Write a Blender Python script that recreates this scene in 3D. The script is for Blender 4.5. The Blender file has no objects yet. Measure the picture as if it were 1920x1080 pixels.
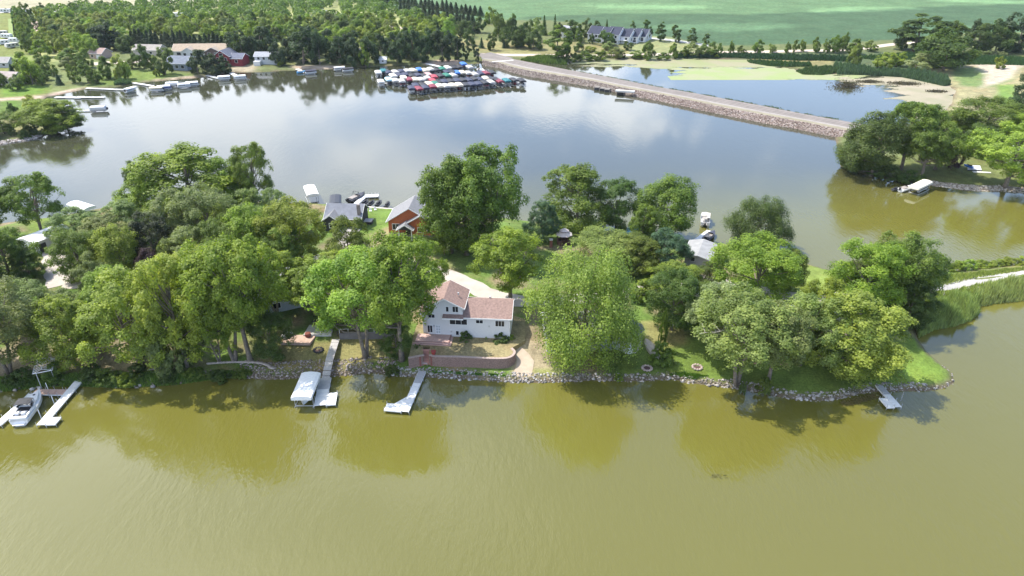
import bpy, math, random
import numpy as np
from mathutils import Vector, Matrix
R = math.radians
scn = bpy.context.scene
COL = scn.collection
rnd = random.Random(7)

# ------------------------------------------------------------------ camera, sky, sun, exposure
CAMH, PITCH, FOC = 75.0, R(28.0), 1297.0
cam = bpy.data.cameras.new('camera'); cam.sensor_width = 36; cam.lens = 36 * FOC / 1920
cam.clip_start = 0.5; cam.clip_end = 20000
camo = bpy.data.objects.new('camera', cam); COL.objects.link(camo)
camo.location = (0, 0, CAMH); camo.rotation_euler = (R(90) - PITCH, 0, 0)
scn.camera = camo
scn.view_settings.view_transform = 'Standard'; scn.view_settings.look = 'None'
scn.view_settings.gamma = 1.0; scn.view_settings.use_curve_mapping = False
scn.view_settings.exposure = 0.76
SUN_EL, SUN_AZ = R(59), R(-63)          # azimuth from +Y (away from the camera), negative = left
sd = bpy.data.lights.new('sun', 'SUN'); sd.energy = 4.2; sd.angle = R(0.5); sd.color = (1.0, 0.95, 0.86)
so = bpy.data.objects.new('sun', sd); COL.objects.link(so)
sdir = Vector((math.sin(SUN_AZ) * math.cos(SUN_EL), math.cos(SUN_AZ) * math.cos(SUN_EL), math.sin(SUN_EL)))
so.rotation_euler = sdir.to_track_quat('Z', 'Y').to_euler(); so.location = sdir * 300

world = bpy.data.worlds.new('World'); scn.world = world; world.use_nodes = True
def world_nodes():
    nt = world.node_tree; nt.nodes.clear(); N = nt.nodes.new; L = nt.links.new
    def M(op, a, b=None, c=None, clamp=False):
        n = N('ShaderNodeMath'); n.operation = op; n.use_clamp = clamp
        for i, v in enumerate((a, b, c)):
            if v is None: continue
            if isinstance(v, (int, float)): n.inputs[i].default_value = v
            else: L(v, n.inputs[i])
        return n.outputs[0]
    out = N('ShaderNodeOutputWorld'); bg = N('ShaderNodeBackground'); L(bg.outputs[0], out.inputs[0])
    sky = N('ShaderNodeTexSky'); sky.sky_type = 'NISHITA'; sky.sun_disc = False
    sky.sun_elevation = SUN_EL; sky.sun_rotation = SUN_AZ; sky.altitude = 300; sky.dust_density = 0.25; sky.ozone_density = 2.0
    tc = N('ShaderNodeTexCoord'); sp = N('ShaderNodeSeparateXYZ'); L(tc.outputs['Generated'], sp.inputs[0])
    X, Y, Z = sp.outputs
    # cloud layer seen on a flattened dome: project the direction onto a plane
    zz = M('ADD', M('MAXIMUM', Z, 0.0), 0.10)
    cb = N('ShaderNodeCombineXYZ'); L(M('DIVIDE', X, zz), cb.inputs[0]); L(M('DIVIDE', Y, zz), cb.inputs[1])
    nz = N('ShaderNodeTexNoise'); nz.inputs['Scale'].default_value = 0.85; nz.inputs['Detail'].default_value = 7
    nz.inputs['Roughness'].default_value = 0.55; nz.inputs['Distortion'].default_value = 0.3
    L(cb.outputs[0], nz.inputs['Vector'])
    # cloud bank towards the left, clearer towards the right
    bank = M('MULTIPLY', M('ADD', M('MULTIPLY', X, -1.0), 0.05), 0.52)
    bank = M('MINIMUM', M('MAXIMUM', bank, -0.10), 0.19)
    v = M('ADD', nz.outputs['Fac'], bank)
    # a few separate fair weather clouds low over the far bank
    Yp = M('MAXIMUM', Y, 0.05)
    U = M('DIVIDE', X, Yp); E = M('DIVIDE', Z, Yp)
    nz2 = N('ShaderNodeTexNoise'); nz2.inputs['Scale'].default_value = 26; nz2.inputs['Detail'].default_value = 7
    L(tc.outputs['Generated'], nz2.inputs['Vector'])
    wob = M('MULTIPLY', M('SUBTRACT', nz2.outputs['Fac'], 0.5), 3.2)
    tot = None
    for (u, e, su, se, amp) in ((0.185, 0.262, .085, .040, .26), (0.10, 0.235, .07, .022, .22), (0.115, 0.172, .10, .020, .30),
                                (0.285, 0.345, .022, .030, .22), (0.385, 0.335, .040, .030, .22), (0.62, 0.20, .05, .02, .22), (0.0, 0.22, .10, .03, .16), (0.32,0.19,.05,.012,.2)):
        a = M('DIVIDE', M('SUBTRACT', U, u), su); b = M('DIVIDE', M('SUBTRACT', E, e), se)
        q = M('ADD', M('MULTIPLY', a, a), M('MULTIPLY', b, b))
        g = M('MULTIPLY', M('ADD', M('SUBTRACT', 1.0, M('MULTIPLY', q, 0.5)), wob, clamp=True), amp)
        tot = g if tot is None else M('ADD', tot, g)
    front = M('GREATER_THAN', Y, 0.05)
    v = M('ADD', v, M('MULTIPLY', tot, front))
    mr = N('ShaderNodeMapRange'); mr.interpolation_type = 'SMOOTHSTEP'
    L(v, mr.inputs['Value']); mr.inputs['From Min'].default_value = 0.50; mr.inputs['From Max'].default_value = 0.74
    cov = M('MULTIPLY', mr.outputs[0], 0.92)
    sc = N('ShaderNodeMixRGB'); sc.blend_type = 'MULTIPLY'; sc.inputs[0].default_value = 1
    L(sky.outputs[0], sc.inputs[1]); sc.inputs[2].default_value = (.95, 1.0, 1.18, 1)
    # summer haze brightening the lower sky all round
    hz = M('MULTIPLY', M('POWER', 2.718, M('MULTIPLY', M('MAXIMUM', Z, 0.0), -3.0)), 0.95)
    hm = N('ShaderNodeMixRGB'); L(hz, hm.inputs[0]); L(sc.outputs[0], hm.inputs[1]); hm.inputs[2].default_value = (5.9, 8.1, 11.6, 1)
    mx = N('ShaderNodeMixRGB'); L(cov, mx.inputs[0]); L(hm.outputs[0], mx.inputs[1])
    mx.inputs[2].default_value = (11.2, 11.8, 12.8, 1)
    L(mx.outputs[0], bg.inputs[0]); bg.inputs[1].default_value = 0.12
world_nodes()

# ------------------------------------------------------------------ helpers
CP, SP = math.cos(PITCH), math.sin(PITCH)
def P(px, py, z=0.0):
    """point of the place seen at photo position (px, py), at height z"""
    u = (px - 960) / FOC; v = (540 - py) / FOC
    d = Vector((u, CP + v * SP, -SP + v * CP)); t = (z - CAMH) / d.z
    return Vector((d.x * t, d.y * t, z))
def depth_of(p): return p.y * CP + (CAMH - p.z) * SP
def height_at(p, py):
    """height above p that reaches photo row py"""
    v = (540 - py) / FOC; s = (-SP + v * CP) / (CP + v * SP)
    return CAMH + p.y * s - p.z
def pxm(p): return FOC / depth_of(p)

def nz_hash(n): return random.Random(n)

def tag(o, label=None, cat=None, group=None, kind=None):
    if label: o['label'] = label
    if cat: o['category'] = cat
    if group: o['group'] = group
    if kind: o['kind'] = kind
    return o
def link(o, parent=None):
    COL.objects.link(o)
    if parent is not None: o.parent = parent
    return o
def empty(name, loc=(0, 0, 0), rz=0.0, label=None, cat=None, group=None):
    o = bpy.data.objects.new(name, None); o.location = loc; o.rotation_euler = (0, 0, rz); o.empty_display_size = .3
    link(o); return tag(o, label, cat, group)
def mesh_np(name, V, F, mats, smooth=False, attrs=None):
    V = np.asarray(V, dtype=np.float32); F = np.asarray(F, dtype=np.int32); k = F.shape[1]
    me = bpy.data.meshes.new(name)
    me.vertices.add(len(V)); me.vertices.foreach_set('co', V.ravel())
    me.loops.add(F.size); me.loops.foreach_set('vertex_index', F.ravel())
    me.polygons.add(len(F)); me.polygons.foreach_set('loop_start', np.arange(0, F.size, k, dtype=np.int32))
    me.polygons.foreach_set('loop_total', np.full(len(F), k, dtype=np.int32))
    if smooth: me.polygons.foreach_set('use_smooth', np.ones(len(F), dtype=bool))
    for m in (mats if isinstance(mats, (list, tuple)) else [mats]): me.materials.append(m)
    for nm, (dom, arr) in (attrs or {}).items():
        a = me.attributes.new(nm, 'FLOAT' if arr.ndim == 1 else 'FLOAT_COLOR', dom)
        a.data.foreach_set('value' if arr.ndim == 1 else 'color', arr.astype(np.float32).ravel())
    me.update(calc_edges=True); me.validate(); return me

class MB:
    def __init__(s): s.v = []; s.f = []; s.m = []; s.mats = []; s.cur = 0; s.T = None
    def mat(s, m):
        if m not in s.mats: s.mats.append(m)
        s.cur = s.mats.index(m); return s
    def add(s, vs, fs):
        n = len(s.v)
        if s.T is not None: vs = [tuple(s.T @ Vector(v)) for v in vs]
        s.v += [tuple(v) for v in vs]; s.f += [tuple(i + n for i in f) for f in fs]; s.m += [s.cur] * len(fs); return s
    def box(s, x0, y0, z0, x1, y1, z1):
        return s.add([(x0,y0,z0),(x1,y0,z0),(x1,y1,z0),(x0,y1,z0),(x0,y0,z1),(x1,y0,z1),(x1,y1,z1),(x0,y1,z1)],
                     [(0,3,2,1),(4,5,6,7),(0,1,5,4),(1,2,6,5),(2,3,7,6),(3,0,4,7)])
    def cbox(s, c, d): return s.box(c[0]-d[0]/2, c[1]-d[1]/2, c[2]-d[2]/2, c[0]+d[0]/2, c[1]+d[1]/2, c[2]+d[2]/2)
    def prism(s, poly, z0, z1):
        n = len(poly); a = sum(poly[i][0]*poly[(i+1)%n][1]-poly[(i+1)%n][0]*poly[i][1] for i in range(n))
        if a < 0: poly = poly[::-1]
        return s.add([(x,y,z0) for x,y in poly]+[(x,y,z1) for x,y in poly],
                     [tuple(range(n))[::-1], tuple(range(n,2*n))]+[(i,(i+1)%n,n+(i+1)%n,n+i) for i in range(n)])
    def ext(s, prof, a0, a1, axis='x'):
        """profile (u,z) extruded along x (u=y) or along y (u=x)"""
        n = len(prof)
        mk = (lambda u, z, a: (a, u, z)) if axis == 'x' else (lambda u, z, a: (u, a, z))
        vs = [mk(u, z, a0) for u, z in prof] + [mk(u, z, a1) for u, z in prof]
        return s.add(vs, [tuple(range(n))[::-1], tuple(range(n, 2*n))] + [(i, (i+1) % n, n+(i+1) % n, n+i) for i in range(n)])
    def tube(s, pts, rads, n=6, cap=True):
        pts = [Vector(p) for p in pts]
        if not hasattr(rads, '__len__'): rads = [rads] * len(pts)
        vs = []; fs = []
        for i, p in enumerate(pts):
            d = (pts[min(i+1, len(pts)-1)] - pts[max(i-1, 0)])
            d = d.normalized() if d.length > 1e-9 else Vector((0, 0, 1))
            a = d.cross(Vector((0.13, 0.21, 1)) if abs(d.z) < .95 else Vector((1, 0, 0))).normalized(); b = d.cross(a)
            for k in range(n):
                t = 2*math.pi*k/n; vs.append(p + (a*math.cos(t) + b*math.sin(t)) * rads[i])
        for i in range(len(pts)-1):
            for k in range(n):
                fs.append((i*n+k, i*n+(k+1) % n, (i+1)*n+(k+1) % n, (i+1)*n+k))
        if cap: fs.append(tuple(range(n))[::-1]); fs.append(tuple(range((len(pts)-1)*n, len(pts)*n)))
        return s.add(vs, fs)
    def lathe(s, prof, n=12, c=(0, 0, 0)):
        vs = []; fs = []
        for r, z in prof:
            for k in range(n):
                t = 2*math.pi*k/n; vs.append((c[0]+r*math.cos(t), c[1]+r*math.sin(t), c[2]+z))
        for i in range(len(prof)-1):
            for k in range(n): fs.append((i*n+k, i*n+(k+1) % n, (i+1)*n+(k+1) % n, (i+1)*n+k))
        fs.append(tuple(range(n))[::-1]); fs.append(tuple(range((len(prof)-1)*n, len(prof)*n)))
        return s.add(vs, fs)
    def mesh(s, name, smooth=False):
        me = bpy.data.meshes.new(name); me.from_pydata(s.v, [], s.f)
        for m in s.mats: me.materials.append(m)
        if len(s.mats) > 1: me.polygons.foreach_set('material_index', s.m)
        if smooth: me.polygons.foreach_set('use_smooth', [True]*len(s.f))
        me.update(); return me
    def build(s, name, m=None, parent=None, loc=None, rz=0, smooth=False, color=None):
        if m is not None and not s.mats: s.mats = [m]
        o = bpy.data.objects.new(name, s.mesh(name, smooth)); link(o, parent)
        if loc is not None: o.location = loc
        if rz: o.rotation_euler = (0, 0, rz)
        if color: o.color = (*color, 1)
        return o
def inst(name, me, parent=None, loc=(0,0,0), rz=0, color=None, scale=None):
    o = bpy.data.objects.new(name, me); link(o, parent); o.location = loc; o.rotation_euler = (0,0,rz)
    if color: o.color = (*color[:3], 1)
    if scale is not None: o.scale = scale
    return o

# ------------------------------------------------------------------ materials
def srgb(r, g, b): return tuple(((c/255)/12.92 if c/255 <= .04045 else (((c/255)+.055)/1.055)**2.4) for c in (r, g, b))
MATS = {}
def mat(name, col=(.5,.5,.5), rough=.7, var=.15, vscale=3.0, bump=0.0, bscale=20.0, metal=0.0, objcol=False, detail=5, spec=.4):
    if name in MATS: return MATS[name]
    m = bpy.data.materials.new(name); m.use_nodes = True; nt = m.node_tree; bs = nt.nodes['Principled BSDF']
    N = nt.nodes.new; L = nt.links.new
    tc = N('ShaderNodeTexCoord'); nz = N('ShaderNodeTexNoise'); nz.inputs['Scale'].default_value = vscale; nz.inputs['Detail'].default_value = detail
    L(tc.outputs['Object'], nz.inputs['Vector'])
    mr = N('ShaderNodeMapRange'); L(nz.outputs['Fac'], mr.inputs['Value'])
    mr.inputs['From Min'].default_value = .3; mr.inputs['From Max'].default_value = .7
    mr.inputs['To Min'].default_value = 1-var; mr.inputs['To Max'].default_value = 1+var
    mx = N('ShaderNodeVectorMath'); mx.operation = 'SCALE'; L(mr.outputs[0], mx.inputs['Scale'])
    if objcol:
        oi = N('ShaderNodeObjectInfo'); L(oi.outputs['Color'], mx.inputs[0])
    else: mx.inputs[0].default_value = col
    L(mx.outputs[0], bs.inputs['Base Color']); bs.inputs['Roughness'].default_value = rough; bs.inputs['Metallic'].default_value = metal
    bs.inputs['Specular IOR Level'].default_value = spec
    if bump:
        n2 = N('ShaderNodeTexNoise'); n2.inputs['Scale'].default_value = bscale; n2.inputs['Detail'].default_value = 4
        L(tc.outputs['Object'], n2.inputs['Vector']); bp = N('ShaderNodeBump'); bp.inputs['Strength'].default_value = bump; bp.inputs['Distance'].default_value = .1
        L(n2.outputs['Fac'], bp.inputs['Height']); L(bp.outputs[0], bs.inputs['Normal'])
    MATS[name] = m; return m
def striped(name, col, axis, period, depth=.35, rough=.7, var=.12, objcol=False, vscale=2.5):
    """siding or shingle courses: a base colour with fine relief lines along one axis"""
    if name in MATS: return MATS[name]
    m = mat(name, col, rough, var, vscale, objcol=objcol); nt = m.node_tree; bs = nt.nodes['Principled BSDF']; N = nt.nodes.new; L = nt.links.new
    tc = N('ShaderNodeTexCoord'); w = N('ShaderNodeTexWave'); w.wave_type = 'BANDS'; w.bands_direction = axis; w.wave_profile = 'SAW'
    w.inputs['Scale'].default_value = 1.0/period/ (2*math.pi) * 2 * math.pi * .5 /.5 / (1.0) * .314; w.inputs['Distortion'].default_value = .0
    L(tc.outputs['Object'], w.inputs['Vector'])
    bp = N('ShaderNodeBump'); bp.inputs['Strength'].default_value = depth; bp.inputs['Distance'].default_value = .05
    L(w.outputs['Fac'], bp.inputs['Height']); L(bp.outputs[0], bs.inputs['Normal']); return m

def leaf_material(name, trans=.48):
    m = bpy.data.materials.new(name); m.use_nodes = True; nt = m.node_tree; nt.nodes.clear(); N = nt.nodes.new; L = nt.links.new
    out = N('ShaderNodeOutputMaterial'); oi = N('ShaderNodeObjectInfo'); at = N('ShaderNodeAttribute'); at.attribute_name = 'var'
    hs = N('ShaderNodeHueSaturation'); L(oi.outputs['Color'], hs.inputs['Color'])
    mr = N('ShaderNodeMapRange'); L(at.outputs['Fac'], mr.inputs['Value']); mr.inputs['To Min'].default_value = .70; mr.inputs['To Max'].default_value = 1.65
    L(mr.outputs[0], hs.inputs['Value'])
    mh = N('ShaderNodeMapRange'); L(at.outputs['Fac'], mh.inputs['Value']); mh.inputs['To Min'].default_value = .515; mh.inputs['To Max'].default_value = .485
    L(mh.outputs[0], hs.inputs['Hue'])
    d = N('ShaderNodeBsdfPrincipled'); L(hs.outputs[0], d.inputs['Base Color']); d.inputs['Roughness'].default_value = .55; d.inputs['Specular IOR Level'].default_value = .35
    t = N('ShaderNodeBsdfTranslucent'); tv = N('ShaderNodeMixRGB'); tv.blend_type = 'MULTIPLY'; tv.inputs[0].default_value = 1
    L(hs.outputs[0], tv.inputs[1]); tv.inputs[2].default_value = (1.25, 1.35, .55, 1); L(tv.outputs[0], t.inputs[0])
    mx = N('ShaderNodeMixShader'); mx.inputs[0].default_value = trans; L(d.outputs[0], mx.inputs[1]); L(t.outputs[0], mx.inputs[2]); L(mx.outputs[0], out.inputs[0])
    MATS[name] = m; return m
LEAF = leaf_material('leaf')
BARK = mat('bark', (.20,.165,.13), .9, .35, 2.5, .5, 9)
DEADWOOD = mat('dead_wood', (.42,.38,.33), .9, .2, 3)
WHITE = mat('white_painted_metal', (.78,.78,.77), .45, .06, 2)
VINYL = mat('white_canopy_vinyl', (.80,.80,.79), .5, .05, .8)
ALU = mat('aluminium', (.55,.56,.57), .4, .1, 4, metal=.4)
DARK = mat('dark_gap', (.03,.03,.035), .6, .1)
BLACKC = mat('black_canvas', (.035,.035,.04), .8, .2, 3)
GLASS = mat('window_glass', (.02,.022,.028), .12, .1, 1, spec=.5)
CANVAS = mat('canopy_canvas', objcol=True, rough=.6, var=.08)
PAINT = mat('painted_body', objcol=True, rough=.4, var=.05)
GEL = mat('white_gelcoat', (.80,.80,.80), .25, .03)
WOODG = mat('grey_weathered_board', (.40,.38,.36), .8, .2, 4, .2, 15)
WOODB = mat('brown_deck_board', (.36,.26,.20), .8, .2, 4, .2, 15)
WOODP = mat('pinkish_deck_board', (.50,.34,.28), .8, .15, 4, .2, 15)
DOCKW = mat('pale_dock_panel', (.74,.74,.73), .6, .06, 2)
DOCKG = mat('grey_dock_panel', (.40,.40,.41), .6, .08, 2)
CONC = mat('concrete', (.50,.48,.44), .85, .12, 1.5, .2, 8)
GRAVEL = mat('gravel', (.45,.40,.35), .95, .12, .5, .5, 6)
BRICK = mat('retaining_block', (.26,.175,.145), .9, .3, 5, .6, 6)
REDBR = mat('dark_red_brick', (.22,.09,.07), .9, .25, 6, .4, 8)
STONE = mat('riprap_stone', objcol=True, rough=.9, var=.35, vscale=1.1, bump=.5, bscale=5)

def ground_material():
    m = bpy.data.materials.new('ground'); m.use_nodes = True; nt = m.node_tree; bs = nt.nodes['Principled BSDF']; N = nt.nodes.new; L = nt.links.new
    at = N('ShaderNodeAttribute'); at.attribute_name = 'col'; tc = N('ShaderNodeTexCoord')
    cur = at.outputs['Color']
    for sc, lo, hi, dt in ((.045, .84, 1.16, 3), (.35, .74, 1.28, 5), (2.5, .70, 1.32, 6)):
        nz = N('ShaderNodeTexNoise'); nz.inputs['Scale'].default_value = sc; nz.inputs['Detail'].default_value = dt; nz.inputs['Roughness'].default_value = .65
        L(tc.outputs['Object'], nz.inputs['Vector']); mr = N('ShaderNodeMapRange'); L(nz.outputs['Fac'], mr.inputs['Value'])
        mr.inputs['From Min'].default_value = .3; mr.inputs['From Max'].default_value = .7; mr.inputs['To Min'].default_value = lo; mr.inputs['To Max'].default_value = hi
        sv = N('ShaderNodeVectorMath'); sv.operation = 'SCALE'; L(cur, sv.inputs[0]); L(mr.outputs[0], sv.inputs['Scale']); cur = sv.outputs[0]
    # patches of drier grass
    nz = N('ShaderNodeTexNoise'); nz.inputs['Scale'].default_value = .16; nz.inputs['Detail'].default_value = 6; L(tc.outputs['Object'], nz.inputs['Vector'])
    mr = N('ShaderNodeMapRange'); L(nz.outputs['Fac'], mr.inputs['Value']); mr.inputs['From Min'].default_value = .5; mr.inputs['From Max'].default_value = .72
    mr.inputs['To Max'].default_value = .5
    mx = N('ShaderNodeMixRGB'); mx.blend_type = 'MULTIPLY'; L(mr.outputs[0], mx.inputs[0]); L(cur, mx.inputs[1]); mx.inputs[2].default_value = (1.35, 1.05, 1.0, 1)
    L(mx.outputs[0], bs.inputs['Base Color']); bs.inputs['Roughness'].default_value = .95; bs.inputs['Specular IOR Level'].default_value = .15
    n2 = N('ShaderNodeTexNoise'); n2.inputs['Scale'].default_value = 5; n2.inputs['Detail'].default_value = 6; L(tc.outputs['Object'], n2.inputs['Vector'])
    bp = N('ShaderNodeBump'); bp.inputs['Strength'].default_value = .6; bp.inputs['Distance'].default_value = .25; L(n2.outputs['Fac'], bp.inputs['Height']); L(bp.outputs[0], bs.inputs['Normal'])
    return m
def water_material():
    m = bpy.data.materials.new('lake_water'); m.use_nodes = True; nt = m.node_tree; bs = nt.nodes['Principled BSDF']; N = nt.nodes.new; L = nt.links.new
    tc = N('ShaderNodeTexCoord')
    nz = N('ShaderNodeTexNoise'); nz.inputs['Scale'].default_value = .02; nz.inputs['Detail'].default_value = 4; L(tc.outputs['Object'], nz.inputs['Vector'])
    mx = N('ShaderNodeMixRGB'); L(nz.outputs['Fac'], mx.inputs[0]); mx.inputs[1].default_value = (.118,.110,.021,1); mx.inputs[2].default_value = (.136,.128,.027,1)
    # olive algae water in the near channel and the right inlet, clearer grey water out in the far bay
    s0 = N('ShaderNodeSeparateXYZ'); L(tc.outputs['Object'], s0.inputs[0])
    bx = N('ShaderNodeMath'); bx.operation = 'MULTIPLY'; L(s0.outputs[0], bx.inputs[0]); bx.inputs[1].default_value = -.15
    by = N('ShaderNodeMath'); L(s0.outputs[1], by.inputs[0]); L(bx.outputs[0], by.inputs[1])
    by2 = N('ShaderNodeMath'); by2.operation = 'MULTIPLY_ADD'; L(nz.outputs['Fac'], by2.inputs[0]); by2.inputs[1].default_value = 60; L(by.outputs[0], by2.inputs[2])
    bm = N('ShaderNodeMapRange'); L(by2.outputs[0], bm.inputs['Value']); bm.inputs['From Min'].default_value = 190; bm.inputs['From Max'].default_value = 262; bm.interpolation_type = 'SMOOTHSTEP'
    mb2 = N('ShaderNodeMixRGB'); L(bm.outputs[0], mb2.inputs[0]); L(mx.outputs[0], mb2.inputs[1]); mb2.inputs[2].default_value = (.050,.052,.030,1); mx = mb2
    L(mx.outputs[0], bs.inputs['Base Color']); bs.inputs['Roughness'].default_value = .05; bs.inputs['IOR'].default_value = 1.72
    bs.inputs['Specular IOR Level'].default_value = .5
    mp = N('ShaderNodeMapping'); L(tc.outputs['Object'], mp.inputs['Vector']); mp.inputs['Rotation'].default_value = (0,0,R(38)); mp.inputs['Scale'].default_value = (1.0, .36, 1)
    h = None
    for sc, w, dt in ((1.5, .55, 3), (.5, .7, 2), (4.0, .22, 2)):
        n2 = N('ShaderNodeTexNoise'); n2.inputs['Scale'].default_value = sc; n2.inputs['Detail'].default_value = dt; L(mp.outputs[0], n2.inputs['Vector'])
        k = N('ShaderNodeMath'); k.operation = 'MULTIPLY'; L(n2.outputs['Fac'], k.inputs[0]); k.inputs[1].default_value = w
        if h is None: h = k.outputs[0]
        else:
            a = N('ShaderNodeMath'); L(h, a.inputs[0]); L(k.outputs[0], a.inputs[1]); h = a.outputs[0]
    # calm and breezy patches
    n3 = N('ShaderNodeTexNoise'); n3.inputs['Scale'].default_value = .028; n3.inputs['Detail'].default_value = 3; L(tc.outputs['Object'], n3.inputs['Vector'])
    mr = N('ShaderNodeMapRange'); L(n3.outputs['Fac'], mr.inputs['Value']); mr.inputs['From Min'].default_value = .35; mr.inputs['From Max'].default_value = .65
    # the far bay lies sheltered: waves die down with distance from the open water
    sp = N('ShaderNodeSeparateXYZ'); L(tc.outputs['Object'], sp.inputs[0])
    fy = N('ShaderNodeMapRange'); L(sp.outputs[1], fy.inputs['Value']); fy.inputs['From Min'].default_value = 110; fy.inputs['From Max'].default_value = 210
    fy.inputs['To Min'].default_value = 1.0; fy.inputs['To Max'].default_value = .30
    mr.inputs['To Min'].default_value = .15; mr.inputs['To Max'].default_value = 1.25
    st = N('ShaderNodeMath'); st.operation = 'MULTIPLY'; L(mr.outputs[0], st.inputs[0]); L(fy.outputs[0], st.inputs[1])
    s2 = N('ShaderNodeMath'); s2.operation = 'MULTIPLY'; L(st.outputs[0], s2.inputs[0]); s2.inputs[1].default_value = .95
    bp = N('ShaderNodeBump'); bp.inputs['Distance'].default_value = .12; L(s2.outputs[0], bp.inputs['Strength']); L(h, bp.inputs['Height']); L(bp.outputs[0], bs.inputs['Normal'])
    return m

# ------------------------------------------------------------------ land outlines (z = 0 shorelines)
ISL_PX = [(-420,740),(-150,742),(0,735),(30,730),(75,723),(150,722),(235,727),(330,719),(400,709),(440,707),(500,712),(560,709),(600,706),(640,705),(700,699),(740,704),(780,707),
          (830,709),(900,713),(960,717),(1010,718),(1060,716),(1110,713),(1168,715),(1220,714),(1257,710),(1289,718),(1325,722),(1369,727),(1419,735),
          (1455,743),(1494,749),(1536,752),(1578,748),(1603,740),(1642,734),(1703,733),(1740,733),(1772,728),(1789,717),(1785,700),(1762,682),(1738,660),(1722,638),(1716,618),
          (1740,612),(1785,606),(1822,590),(1833,573),(1884,565),(1920,562),(2100,545),(2500,520),
          (2500,440),(2100,478),(1920,497),(1860,503),(1790,508),(1742,512),(1650,515),(1590,512),(1550,507),(1500,492),(1440,472),(1400,464),(1350,457),(1292,451),(1230,442),(1150,434),(1085,430),(1020,420),
          (970,413),(900,405),(820,399),(745,392),(690,388),(637,385),(560,382),(450,378),(330,376),(240,382),(170,396),(100,409),(60,413),(0,421),(-200,434),(-500,440)]
MAIN_PX = [(-500,300),(-150,280),(0,271),(42,265),(72,259),(100,250),(140,238),(152,231),(147,220),(110,206),(88,196),(84,185),(92,180),(110,178),(162,167),(212,165),(250,156),(310,151),
           (385,145),(432,136),(480,136),(550,132),(630,129),(692,126),(742,123),(800,122),(855,122),(900,119),(935,117),(965,113),(1020,120),(1058,121),(1075,113),(1250,110),(1400,112),(1450,124),(1500,133),
           (1560,139),(1700,140),(1765,152),(1790,170),(1782,195),(1760,220),(1735,245),(1690,240),(1600,240),(1565,252),(1572,290),(1575,312),(1620,328),(1657,336),(1727,346),(1752,346),(1815,356),(1875,358),(1920,361),(2100,372),(2500,385)]
ISL = [P(*p).xy for p in ISL_PX]
MAIN = [P(*p).xy for p in MAIN_PX] + [Vector((900, 150)), Vector((9000, 300)), Vector((9000, 9000)), Vector((-9000, 9000)), Vector((-9000, 200))]
def sdf(poly, X, Y):
    X = np.asarray(X, dtype=np.float64); Y = np.asarray(Y, dtype=np.float64)
    d2 = np.full(X.shape, 1e18); ins = np.zeros(X.shape, dtype=bool); n = len(poly)
    for i in range(n):
        ax, ay = poly[i]; bx, by = poly[(i+1) % n]; ex, ey = bx-ax, by-ay
        wx, wy = X-ax, Y-ay; t = np.clip((wx*ex+wy*ey)/(ex*ex+ey*ey+1e-12), 0, 1)
        d2 = np.minimum(d2, (wx-ex*t)**2+(wy-ey*t)**2)
        c = ((ay <= Y) & (by > Y)) | ((by <= Y) & (ay > Y))
        with np.errstate(divide='ignore', invalid='ignore'):
            xi = ax + (Y-ay)*ex/(ey if abs(ey) > 1e-12 else 1e-12)
        ins ^= (c & (X < xi))
    d = np.sqrt(d2); return np.where(ins, d, -d)
def sstep(a, b, x): t = np.clip((x-a)/(b-a), 0, 1); return t*t*(3-2*t)
TERR = [P(*p, 3.05).xy for p in [(786,661),(802,661),(830,663),(870,668),(910,671),(944,671),(958,664),(964,655),(975,640),(980,610),(960,600),(790,600),(780,640)]]
def ground_z(X, Y, raw=False):
    X = np.asarray(X, dtype=np.float64); Y = np.asarray(Y, dtype=np.float64)
    di = sdf(ISL, X, Y); dm = sdf(MAIN, X, Y)
    def prof(d, a, b, w0, w1):
        return np.where(d > 0, a*(1-np.exp(-np.maximum(d,0)/1.3)) + b*sstep(w0, w1, d), np.maximum(d*.8, -1.6))
    hi = prof(di, 1.15, 1.85, 3.0, 13.0); hm = prof(dm, 0.7, 2.6, 4, 60)
    h = np.maximum(hi, hm)
    return h
_zc = {}
def gz(x, y):
    return float(ground_z(np.array([x]), np.array([y]))[0])
def G(px, py):
    """ground point under the photo position, on the terrain"""
    p = P(px, py, 0)
    z = 1.5
    for _ in range(5):
        p = P(px, py, z); z = max(gz(p.x, p.y), 0.0)
    return P(px, py, z)

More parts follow.
